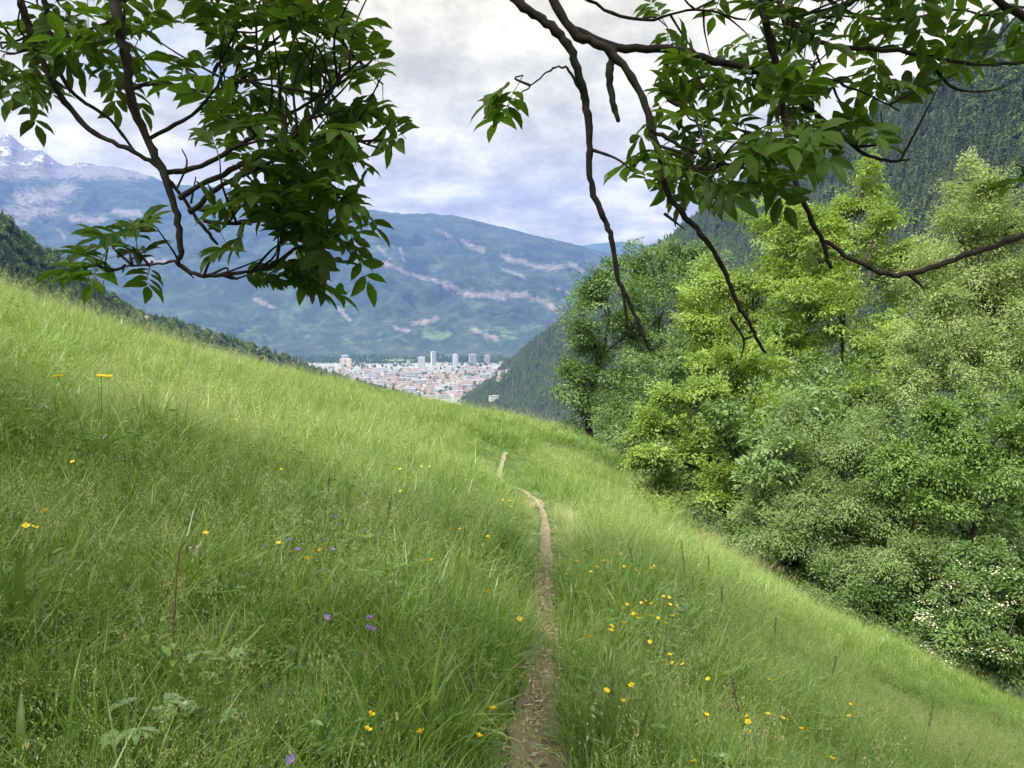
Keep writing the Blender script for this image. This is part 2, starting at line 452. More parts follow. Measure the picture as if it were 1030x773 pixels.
def clump_leafy(n, wid, lo, hi, spread):
    mb = MB(); blades(mb, n, spread, lo, hi, wid, (.3, 1.9), rng.normal(.38, .13, n).clip(0, .7))
    k = max(2, n // 14); blades(mb, k, spread, lo * .7, hi * .8, wid * .9, (.8, 2.2), rng.uniform(.75, 1, k))
    return mb.mesh('grass_clump', M_GRASS)
def clump_seedy(n, wid, lo, hi, spread, ssize, dark=False):
    mb = MB(); blades(mb, n, spread, lo * .5, hi * .6, wid * 1.8, (.3, 1.6), rng.normal(.4, .12, n).clip(0, .7))
    k = max(3, n // 5)
    t, a, z = blades(mb, k, spread, lo, hi, wid, (.1, .75), rng.uniform(.35, .75, k))
    seed_heads(mb, t, a, z, .12, 22, ssize, *((.55, .8) if dark else (.72, 1.0)))
    return mb.mesh('grass_clump', M_GRASS)
def clump_dry(n):
    mb = MB(); blades(mb, n, .12, .16, .42, .0034, (.5, 2.0), rng.normal(.86, .1, n).clip(.55, 1))
    t, a, z = blades(mb, 14, .1, .3, .55, .0016, (.2, .9), rng.uniform(.7, 1, 14)); seed_heads(mb, t, a, z, .1, 20, .009, .85, 1.0)
    return mb.mesh('grass_clump', M_GRASS)
def clump_herb(n):
    mb = MB(); blades(mb, 14, .1, .15, .35, .005, (.4, 1.6), rng.normal(.35, .1, 14).clip(0, .7))
    az = rng.uniform(0, 6.28, n); h = rng.uniform(.08, .34, n); r = rng.uniform(.02, .16, n)
    O = np.stack([r * np.cos(az), r * np.sin(az), h], 1)
    d = np.stack([np.cos(az), np.sin(az), rng.uniform(-.2, .5, n)], 1)
    X, Y, Z = frame(d, unit(np.array([0, 0, 1.]) + rng.normal(0, .35, (n, 3))))
    L = rng.uniform(.035, .09, n)
    stamp(mb, LEAF_T, LEAF_F, O, X, Y, Z, L, L * .38, L, rng.uniform(.05, .4, n))
    for o in O[::3]: tube(mb, np.array([[o[0] * .2, o[1] * .2, -.02], o * .6, o]), .0018, .001, 3, tint=.3)
    return mb.mesh('grass_clump', M_GRASS)

def veg():
    near = hidden_coll('grass_tuft', [clump_leafy(46, .0068, .25, .56, .11), clump_leafy(52, .0055, .2, .48, .12), clump_leafy(32, .0105, .25, .6, .1),
                                      clump_seedy(40, .0019, .4, .72, .12, .010), clump_seedy(36, .0017, .38, .66, .13, .009, True), clump_herb(34), clump_herb(22), clump_leafy(56, .0046, .18, .45, .13), clump_dry(70)])
    far = hidden_coll('grass_patch', [clump_leafy(120, .009, .22, .42, .26), clump_leafy(120, .007, .2, .4, .28), clump_seedy(80, .0045, .35, .6, .28, .016), clump_seedy(60, .004, .35, .62, .28, .014, True), clump_leafy(100, .012, .15, .34, .28)])
    def sow(n, r0, r1, a0, a1, coll, weights, smin, smax, label, power=1.0, short=None):
        r = np.sqrt(rng.uniform(r0 ** 2, r1 ** 2, n)) if power == 1 else r0 + (r1 - r0) * rng.random(n) ** power
        a = R(a0) + (R(a1) - R(a0)) * rng.random(n)
        x, y = r * np.sin(a), r * np.cos(a)
        pdist = path_dist(x, y)
        edge = .085 * np.interp(np.hypot(x, y), [0, 3, 6, 9, 12, 15, 17], [1, .9, .55, .38, .3, .6, .8]) + .04 * vnoise(x * 3.3, y * 3.3, 8) + .03
        fade = np.clip((np.hypot(x, y) - 8) / 3, 0, 1) * (np.abs(np.hypot(x, y) - 18) > 2.6)
        keep = (pdist > edge * (1 - .55 * fade)) & (np.hypot(x, y + .0) > .55)
        x, y, pdist = x[keep], y[keep], pdist[keep]
        n = len(x); z = gz(x, y)
        w = np.array(weights, float); idx = rng.choice(len(w), n, p=w / w.sum())
        if coll is near:
            seedy = (vnoise(x * .9 + 5, y * .9, 41) > .6) & (rng.random(n) < .42)
            idx = np.where(seedy, 3 + (rng.random(n) < .35), idx)
            rr = np.hypot(x, y)
            dry = np.exp(-(pdist / .38) ** 2) * np.clip((rr - 6.5) / 2.5, 0, 1) * .8 + .05
            idx = np.where(rng.random(n) < dry, 8, idx)
        e = .35
        sx = (gz(x + e, y) - gz(x - e, y)) / (2 * e); sy = (gz(x, y + e) - gz(x, y - e)) / (2 * e)
        s = rng.uniform(smin, smax, n) * (.55 + .6 * vnoise(x * .7, y * .7, 21) + .35 * vnoise(x * 2.1, y * 2.1, 23))
        s = s * np.where(np.hypot(x, y) < 7, .6 + .4 * np.clip((pdist - .06) / .4, 0, 1), .32 + .68 * np.clip((pdist - .12) / .6, 0, 1))
        s = s * np.where((y > 11) & (y < 24), .22 + .78 * np.clip((pdist - .16) / 1.1, 0, 1), 1)
        if short is not None: s = s * short(x, y)
        rot = np.stack([np.arctan(sy) * -.0 + rng.normal(0, .12, n), rng.normal(0, .12, n), rng.uniform(0, 6.28, n)], 1)
        scatter(label[0], np.stack([x, y, z], 1), rot, np.stack([s * rng.uniform(.85, 1.15, n), s, s * rng.uniform(.8, 1.2, n)], 1), idx, coll, label[1], 'grass')
    low_right = lambda x, y: 1 - .45 * np.clip((x - .25 * y - .4) / 2.0, 0, 1) * np.clip((y - 4.5) / 3, 0, 1)
    sow(9500, .7, 9.5, -62, 62, near, [3, 3, 1.8, 2.4, 2.0, .45, .4, 3, 0], .75, 1.15, ('meadow_grass', 'tall meadow grass and herbs close to the path'), short=low_right)
    sow(11000, 8.5, 24, -48, 48, near, [3, 3, 2, 3.6, 2.0, .2, .15, 3, 0], .8, 1.15, ('meadow_grass', 'tall meadow grass higher up the slope'), short=low_right)
    sow(9000, 20, 80, -46, 30, far, [2, 2, 2.4, 1.2, 1.3], .75, 1.1, ('meadow_grass', 'distant meadow grass up to the crest'), power=1.3)
    sow(4200, 6.5, 17, 14, 46, near, [3, 3, 1.5, 3, 1.5, .1, .1, 3, .8], .7, 1.0, ('meadow_grass', 'shorter sunlit grass on the slope down to the wood'), short=low_right)
    sow(1500, 1, 14, 65, 295, near, [3, 3, 2, 1, 1, 1, 1, 3, 0], .7, 1.1, ('meadow_grass', 'meadow grass behind the viewpoint'))
veg()

# ------------------------------------------------------------------ lofted hills
def resample(P, n):
    P = smooth_line(P, 12)
    s = np.concatenate([[0], np.cumsum(np.linalg.norm(np.diff(P, axis=0), axis=1))]); t = np.linspace(0, s[-1], n)
    return np.stack([np.interp(t, s, P[:, k]) for k in range(3)], 1)

def loft_grid(lines, ts, nv, nu, prof=1.0):
    """lines: list of point lists at parameter ts; returns (nv,nu,3)"""
    L = np.array([resample(l, nu) if len(l) != nu else np.asarray(l) for l in lines])
    v = np.linspace(ts[0], ts[-1], nv); G = np.empty((nv, nu, 3))
    for i, t in enumerate(v):
        k = min(np.searchsorted(ts, t, 'right') - 1, len(ts) - 2); u = (t - ts[k]) / (ts[k + 1] - ts[k])
        G[i] = L[k] * (1 - u) + L[k + 1] * u
        z = L[k][:, 2] * (1 - u ** prof) + L[k + 1][:, 2] * u ** prof if k == 0 else G[i][:, 2]
        G[i][:, 2] = z
    return G

def grid_faces(nv, nu):
    i, j = np.meshgrid(np.arange(nv - 1), np.arange(nu - 1), indexing='ij'); a = i * nu + j
    return np.stack([a, a + 1, a + 1 + nu, a + nu], -1).reshape(-1, 4)

M_FORESTFLOOR = plain_mat('forest_floor', (.035, .05, .022), .95, .4, .02)

def hill(name, label, ridge, foot, back, amp, seed):
    nu, nv = 200, 110
    ridge = resample(ridge, nu); foot = resample(foot, nu); back = resample(back, nu)
    G = loft_grid([foot, ridge, back], [0, .7, 1], nv, nu, .95)
    v = np.linspace(0, 1, nv)[:, None]
    env = np.sin(np.clip(v / .7, 0, 1) * math.pi) ** .7
    G[..., 2] += env * amp * (fbm(G[..., 0] / 180, G[..., 1] / 180, seed, 4) - .5)
    G[..., 2] = np.maximum(G[..., 2], FLOOR - .5)
    mb = MB(); mb.add(G.reshape(-1, 3), [grid_faces(nv, nu)])
    o = tag(mb.build(name, M_FORESTFLOOR, smooth=True), label, kind='structure')
    return G, o

RIDGE_R = [pt(*a) for a in [(1500, -190, 560), (1250, -90, 660), (1030, 22, 800), (960, 66, 900), (880, 112, 1080), (800, 150, 1280), (700, 222, 1650), (600, 292, 2050), (540, 345, 2200), (465, 404, 2350), (440, 408, 2420)]]
FOOT_R = [(260, 40, -110), (290, 120, -130), (290, 250, -150), (270, 450, -190), (230, 700, -220), (200, 950, -240), (150, 1250, -270), (60, 1600, -284), (-40, 1900, -284), (-130, 2200, -284.3), (-190, 2330, -284.3)]
BACK_R = [tuple(np.array(p) + np.array([700, 260, 0])) for p in RIDGE_R]
BACK_R = [(x, y, max(z - 420, FLOOR)) for x, y, z in BACK_R]
GR, O_HR = hill('hillside', 'steep wooded valley side', RIDGE_R, FOOT_R, BACK_R, 90, 4)
RIDGE_L = [pt(*a) for a in [(-420, 0, 420), (-250, 85, 450), (-100, 170, 520), (0, 226, 600), (43, 256, 680), (85, 280, 760), (134, 313, 880), (185, 329, 980), (235, 345, 1080), (286, 361, 1200), (330, 377, 1350), (420, 402, 1600), (480, 414, 1700)]]
FOOT_L = [(p[0] + 130, p[1] - 260, max(p[2] - 150, FLOOR)) for p in RIDGE_L]
BACK_L = [(p[0] - 120, p[1] + 420, max(p[2] - 260, FLOOR)) for p in RIDGE_L]
GL, O_HL = hill('hillside', 'lower wooded spur beyond the meadow', RIDGE_L, FOOT_L, BACK_L, 30, 9)

def conifer(seed):
    mb = MB(); H = 1.0
    tube(mb, np.array([[0, 0, 0], [0, 0, .5], [0, 0, .97]]), .018, .003, 5, tint=.0, mi=1)
    n = 420
    z = 1 - rng.random(n) ** .62 * .9
    rad = (1.02 - z) * .24 * rng.uniform(.75, 1.1, n) + .008
    a = rng.uniform(0, 6.28, n)
    O = np.stack([rad * .12 * np.cos(a), rad * .12 * np.sin(a), z], 1)
    d = np.stack([np.cos(a), np.sin(a), rng.uniform(-.75, -.15, n)], 1)
    X, Y, Z = frame(d, np.tile([0, 0, 1.], (n, 1)) + rng.normal(0, .2, (n, 3)))
    stamp(mb, FAR_T, FAR_F, O, X, Y, Z, rad, .05 + rad * .35, rad, rng.random(n))
    return mb
def broadleaf(seed):
    mb = MB()
    tube(mb, np.array([[0, 0, 0], [.01, 0, .3], [0, .01, .7]]), .025, .006, 5, tint=0, mi=1)
    lob = [(0, 0, .62, .3), (.16, .05, .5, .22), (-.15, .1, .52, .22), (.02, -.17, .5, .22), (0, .05, .8, .18)]
    for cx, cy, cz, r in lob:
        n = 120; d = unit(rng.normal(size=(n, 3))); O = np.array([cx, cy, cz]) + d * r * rng.uniform(.7, 1.05, (n, 1)) * [1, 1, .9]
        nz = unit(d + rng.normal(0, .5, (n, 3)) + [0, 0, .4]); X, Y, Z = frame(unit(rng.normal(size=(n, 3))), nz)
        L = rng.uniform(.06, .12, n)
        stamp(mb, FAR_T, FAR_F, O - X * L[:, None] * .5, X, Y, Z, L, L, L, rng.random(n))
    return mb
M_CONIF = leaf_mat('conifer_needles', [(0, (.05, .08, .038)), (.6, (.105, .15, .062)), (1, (.165, .21, .085))], trans=.1, tcol=(1, 1.1, .6), rough=.6, inst=.7, patch=.9, pscale=.012)
M_DECID = leaf_mat('broadleaf_foliage', [(0, (.05, .09, .022)), (.6, (.095, .16, .035)), (1, (.15, .22, .055))], trans=.25, tcol=(1.1, 1.2, .6), rough=.55, inst=.8, patch=.7, pscale=.014)
C_CON = hidden_coll('spruce', [conifer(i).mesh('spruce', [M_CONIF, M_BARK]) for i in range(4)])
C_DEC = hidden_coll('broadleaf', [broadleaf(i).mesh('broadleaf', [M_DECID, M_BARK]) for i in range(3)])

def plant_hill(G, n, vmax, hmin, hmax, label, con_share, umax=1.0, umin=0.0, clear=None):
    nv, nu = G.shape[:2]
    u = rng.uniform(umin, umax, n) * (nu - 1.01); v = rng.uniform(.0, vmax, n) * (nv - 1.01)
    i, j = v.astype(int), u.astype(int); a, b = (v - i)[:, None], (u - j)[:, None]
    P = (G[i, j] * (1 - a) + G[i + 1, j] * a) * (1 - b) + (G[i, j + 1] * (1 - a) + G[i + 1, j + 1] * a) * b
    keep = (P[:, 2] > FLOOR + 1)
    if clear is not None: keep &= clear(P)
    P = P[keep]; n = len(P)
    kind = (vnoise(P[:, 0] / 70, P[:, 1] / 70, 31) * .55 + rng.random(n) * .45) < con_share
    for sel, coll, k, nm in ((kind, C_CON, 4, 'spruce trees'), (~kind, C_DEC, 3, 'broadleaf trees')):
        q = P[sel]; m = len(q)
        if not m: continue
        h = (hmin + (hmax - hmin) * rng.beta(1.6, 1.9, m) * (.6 + .7 * vnoise(q[:, 0] / 60, q[:, 1] / 60, 37))) * (1 if coll is C_CON else .75)
        w = h * rng.uniform(.7, 1.3, m)
        scatter('forest', q - [0, 0, .5], np.stack([rng.normal(0, .03, m), rng.normal(0, .03, m), rng.uniform(0, 6.28, m)], 1), np.stack([w, w, h], 1), rng.integers(0, k, m), coll, label % nm, 'forest')
plant_hill(GR, 26000, .76, 14, 27, 'steep forest of %s on the valley side', .62)
plant_hill(GL, 10000, .8, 9, 19, 'forest of %s on the spur beyond the meadow', .36)

# ------------------------------------------------------------------ far mountain range
def seg_dist(px, py, line):
    d = np.full(px.shape, 1e9)
    for (x0, y0), (x1, y1) in zip(line[:-1], line[1:]):
        vx, vy = x1 - x0, y1 - y0; t = np.clip(((px - x0) * vx + (py - y0) * vy) / (vx * vx + vy * vy), 0, 1)
        d = np.minimum(d, np.hypot(px - x0 - t * vx, py - y0 - t * vy))
    return d

def mountain():
    m, nt, out = new_mat('mountain_cover')
    g = N(nt, 'ShaderNodeNewGeometry').outputs['Position']
    rock, mead, snow = attr(nt, 'rock'), attr(nt, 'pasture'), attr(nt, 'snow')
    n1 = noise(nt, .005, 8, g, .72); n2 = noise(nt, .022, 8, g, .75)
    forest = ramp(nt, [(.38, (.008, .02, .014)), (.52, (.024, .042, .025)), (.64, (.075, .10, .05))], math_(nt, 'ADD', math_(nt, 'MULTIPLY', n1, .6), math_(nt, 'MULTIPLY', n2, .4))).outputs[0]
    rc = ramp(nt, [(.3, (.15, .125, .115)), (.7, (.30, .25, .225))], n2).outputs[0]
    def edge(a, lo, hi, k=.5):
        v = math_(nt, 'ADD', a, math_(nt, 'MULTIPLY', math_(nt, 'SUBTRACT', n2, .5), k))
        mr = N(nt, 'ShaderNodeMapRange'); mr.inputs[1].default_value = lo; mr.inputs[2].default_value = hi
        nt.links.new(v, mr.inputs[0]); return mr.outputs[0]
    c = mix(nt, math_(nt, 'MULTIPLY', edge(mead, .5, .75, 1.2), .8), forest, (.10, .15, .06))
    c = mix(nt, math_(nt, 'MULTIPLY', edge(rock, .48, .9, 1.7), .6), c, rc)
    c = mix(nt, math_(nt, 'MULTIPLY', edge(snow, .68, .8, 1.4), .8), c, (.75, .77, .8))
    p = N(nt, 'ShaderNodeBsdfPrincipled'); nt.links.new(c, p.inputs['Base Color']); p.inputs['Roughness'].default_value = .95
    nt.links.new(p.outputs[0], out.inputs[0])
    rp = [(-700, 110, 9500), (-420, 130, 9200), (-250, 118, 9000), (-100, 150, 8700), (-40, 152, 8600), (-8, 141, 8600), (8, 135, 8600), (24, 147, 8600), (44, 153, 8600), (62, 166, 8600), (84, 164, 8600), (112, 168, 8600), (142, 174, 8600),
          (172, 185, 8500), (210, 188, 8400), (260, 193, 8300), (310, 201, 8100), (350, 210, 8000), (400, 214, 7900), (440, 216, 7800), (470, 220, 7700), (500, 228, 7650), (540, 238, 7600), (575, 246, 7600), (600, 251, 7700), (650, 262, 7800), (720, 272, 8000), (850, 280, 8300), (1100, 250, 8800), (1500, 220, 9300)]
    ridge = [pt(*a) for a in rp]
    nu, nv = 900, 300
    Rg = resample(ridge, nu)
    foot = np.stack([Rg[:, 0] * .56, np.full(nu, 4400.) + 500 * (fbm(np.linspace(0, 14, nu), np.zeros(nu), 5, 3) - .5), np.full(nu, FLOOR)], 1)
    back = Rg + [0, 1800, 0]; back[:, 2] = FLOOR
    G = loft_grid([foot, Rg, back], [0, .8, 1], nv, nu, 1.12)
    v = np.linspace(0, 1, nv)[:, None]
    env = np.sin(np.clip(v / .8, 0, 1) * math.pi) ** .8
    q = np.linspace(0, 1, nu)[None] * 60 + 0 * v
    warp = 2.5 * fbm(G[..., 0] / 900, G[..., 1] / 900, 40, 3)
    gul = fbm(q * .45 + warp, v * 4 + warp, 51, 6, True) - .55
    G[..., 2] += env * (330 * gul + 150 * (fbm(G[..., 0] / 420, G[..., 1] / 420, 61, 5) - .5))
    near = np.exp(-((v - .8) / .05) ** 2)
    G[..., 2] += near * 40 * (fbm(G[..., 0] / 160, G[..., 1] / 160, 71, 4, True) - .6)
    G[..., 2] = np.maximum(G[..., 2], FLOOR - .5)
    P = G.reshape(-1, 3); px, py, _ = project(P)
    py = py + 5 * (fbm(px / 18, py / 18, 81, 3) - .5); px = px + 6 * (fbm(px / 14, py / 14, 82, 3) - .5)
    rock = np.zeros(len(P))
    for w, line in [(2.6, [(355, 243), (375, 262), (400, 272), (425, 280), (447, 286)]), (4.6, [(447, 286), (470, 295), (500, 297), (530, 298), (545, 303), (562, 314)]),
                    (2.2, [(440, 232), (456, 239)]), (3.4, [(466, 243), (486, 251)]), (4.2, [(505, 257), (526, 265), (546, 269), (565, 268)]), (3, [(571, 265), (587, 273)]),
                    (2.2, [(505, 271), (530, 282)]), (3.6, [(415, 326), (440, 320)]), (4.2, [(474, 330), (500, 341)]), (2.2, [(395, 329), (412, 334)]), (2, [(382, 248), (392, 262)]), (2, [(402, 250), (404, 262)]),
                    (13, [(22, 200), (68, 192)]), (11, [(8, 215), (52, 212)]), (6, [(74, 220), (105, 222)]), (5, [(115, 213), (140, 216)]), (4, [(10, 222), (25, 226)]), (3, [(60, 232), (64, 240)]), (4, [(150, 262), (165, 262)]), (2.5, [(340, 310), (352, 322)]), (3, [(255, 300), (275, 308)]), (2.5, [(560, 290), (572, 296)])]:
        rock = np.maximum(rock, (1 - .5 * seg_dist(px, py, line) / w) * (.72 + .45 * fbm(px / 9 + w, py / 5, 84, 3)))
    alp = np.clip((190 - py) / 14, 0, 1) * np.clip((210 - px) / 30, 0, 1)
    rock = np.maximum(np.clip(rock, 0, 1), alp * (.75 + .35 * fbm(px / 12, py / 7, 91, 3)))
    snow = alp * (.25 + .75 * fbm(px / 9 + py / 9, py / 5, 92, 3)) * np.clip((176 - py) / 10, 0, 1) * .93
    past = np.clip(1 - np.abs(py - 338) / 34, 0, 1) ** .6 * (.05 + .8 * fbm(px / 16, py / 5, 93, 4))
    past = np.maximum(past, 1 - .5 * seg_dist(px, py, [(428, 334), (436, 340), (452, 336)]) / 4)
    past = np.maximum(past, np.clip((200 - py) / 14, 0, 1) * .42 * (px < 250))
    mb = MB(); mb.add(P, [grid_faces(nv, nu)])
    o = mb.build('mountain', m, smooth=True)
    for nm, val in (('rock', rock), ('pasture', past), ('snow', snow)):
        a = o.data.attributes.new(nm, 'FLOAT', 'POINT'); a.data.foreach_set('value', val.astype(np.float32))
    tag(o, 'long mountain range with pale cliff bands', kind='structure')
    # a fainter hill closing the valley
    r2 = [pt(*a) for a in [(480, 290, 11500), (540, 262, 11500), (585, 247, 11500), (605, 244, 11500), (630, 243, 11500), (680, 252, 11500), (760, 262, 11500), (900, 270, 11500)]]
    r2 = resample(r2, 120); f2 = r2 * [.9, 0, 0] + [0, 9800, FLOOR]; b2 = r2 * [1, 0, 0] + [0, 12700, FLOOR]
    G2 = loft_grid([f2, r2, b2], [0, .7, 1], 40, 120)
    mb = MB(); mb.add(G2.reshape(-1, 3), [grid_faces(40, 120)])
    tag(mb.build('hill', plain_mat('far_hill_cover', (.05, .08, .045), .95, .4, .004), smooth=True), 'distant hill closing the valley', kind='structure')
mountain()

# ------------------------------------------------------------------ valley floor
def valley():
    m, nt, out = new_mat('valley_fields')
    g = N(nt, 'ShaderNodeNewGeometry').outputs['Position']
    vo = N(nt, 'ShaderNodeTexVoronoi'); vo.inputs['Scale'].default_value = .006; nt.links.new(g, vo.inputs['Vector'])
    c = mix(nt, .5, vo.outputs['Color'], noise(nt, .004, 3, g))
    fac = N(nt, 'ShaderNodeSeparateColor'); nt.links.new(c, fac.inputs[0])
    col = ramp(nt, [(.25, (.04, .065, .028)), (.45, (.07, .11, .04)), (.6, (.11, .155, .06)), (.75, (.14, .135, .08))], fac.outputs[0]).outputs[0]
    sep = N(nt, 'ShaderNodeSeparateXYZ'); nt.links.new(g, sep.inputs[0])
    town = math_(nt, 'MULTIPLY', math_(nt, 'LESS_THAN', sep.outputs[1], 4050), noise(nt, .02, 5, g, .7))
    t = N(nt, 'ShaderNodeMapRange'); t.inputs[1].default_value = .35; t.inputs[2].default_value = .5; nt.links.new(town, t.inputs[0])
    col = mix(nt, t.outputs[0], col, (.26, .25, .24))
    p = N(nt, 'ShaderNodeBsdfPrincipled'); nt.links.new(col, p.inputs['Base Color']); p.inputs['Roughness'].default_value = .95
    nt.links.new(p.outputs[0], out.inputs[0])
    n = 60
    x, y = np.meshgrid(np.linspace(-11500, 11500, n), np.linspace(-2500, 13500, n))
    mb = MB(); mb.add(np.stack([x.ravel(), y.ravel(), np.full(n * n, FLOOR + .2)], 1), [grid_faces(n, n)])
    tag(mb.build('valley_floor', m), 'flat valley floor', kind='structure')
valley()

# ------------------------------------------------------------------ town
def bvh(o):
    me = o.data
    V = [v.co[:] for v in me.vertices]; F = [p.vertices[:] for p in me.polygons]
    return BVHTree.FromPolygons(V, F)
BV_R, BV_L = bvh(O_HR), bvh(O_HL)
M_WALLS = [plain_mat('render_' + n, c, .85, .08, .05) for n, c in (('white', (.50, .48, .45)), ('cream', (.45, .39, .30)), ('grey', (.33, .33, .34)))]
M_ROOFS = [plain_mat('roof_' + n, c, .85, .2, .1) for n, c in (('red', (.21, .15, .125)), ('brown', (.17, .135, .115)), ('grey', (.25, .25, .26)))]
M_WIN = plain_mat('window_glass', (.08, .10, .13), .2, .1, .1, spec=.5)

def box(mb, x0, x1, y0, y1, z0, z1, mi=0):
    V = [(x, y, z) for z in (z0, z1) for y in (y0, y1) for x in (x0, x1)]
    mb.add(V, [np.array([[0, 2, 3, 1], [4, 5, 7, 6], [0, 1, 5, 4], [1, 3, 7, 5], [3, 2, 6, 7], [2, 0, 4, 6]])], mi=mi)

def house_mesh(w, d, h, rh, wm, rm, floors):
    mb = MB(); box(mb, -w / 2, w / 2, -d / 2, d / 2, -1, h)
    e = .7
    V = [(-w / 2 - e, -d / 2 - e, h + .02), (w / 2 + e, -d / 2 - e, h + .02), (w / 2 + e, d / 2 + e, h + .02), (-w / 2 - e, d / 2 + e, h + .02), (-w / 2 + (0 if rh > 3 else e), 0, h + rh), (w / 2 - (0 if rh > 3 else e), 0, h + rh)]
    mb.add(V, [np.array([[0, 1, 5, 4], [2, 3, 4, 5], [0, 3, 2, 1]]), np.array([[3, 0, 4], [1, 2, 5]])], mi=1)
    for fl in range(floors):
        z = 1.2 + fl * (h - .6) / floors
        k = max(2, int(w / 3.5))
        for i in range(k):
            x = -w / 2 + (i + .5) * w / k
            for s in (-1, 1): box(mb, x - .6, x + .6, s * (d / 2 + .06) - .05, s * (d / 2 + .06) + .05, z, z + 1.5, 2)
        for s in (-1, 1): box(mb, s * (w / 2 + .06) - .05, s * (w / 2 + .06) + .05, -1, 1, z, z + 1.5, 2)
    return mb.mesh('house', [M_WALLS[wm], M_ROOFS[rm], M_WIN])

HOUSES = {}
for key, args in {('white', 'red'): [(15, 11, 8, 4.5, 0, 0, 3), (24, 12, 10, 5, 0, 0, 3)], ('cream', 'red'): [(18, 12, 9, 4.5, 1, 0, 3), (34, 14, 11, 5, 1, 0, 3)], ('white', 'brown'): [(14, 11, 7, 4.5, 0, 1, 2), (20, 13, 9, 4.5, 0, 1, 3)],
                  ('white', 'grey'): [(30, 16, 11, .6, 0, 2, 4), (44, 20, 9, .6, 0, 2, 3)], ('grey', 'grey'): [(36, 18, 13, .6, 2, 2, 4)]}.items():
    HOUSES[key] = [house_mesh(*a) for a in args]
def put_house(key, loc, rz, label, group, scale=1.0, name='house', cat='house', pick=None):
    o = bpy.data.objects.new(name, random.choice(HOUSES[key]) if pick is None else HOUSES[key][pick])
    o.location = Vector(loc); o.rotation_euler = (0, 0, rz); o.scale = (scale,) * 3
    COL.objects.link(o)
    return tag(o, label, cat, group)

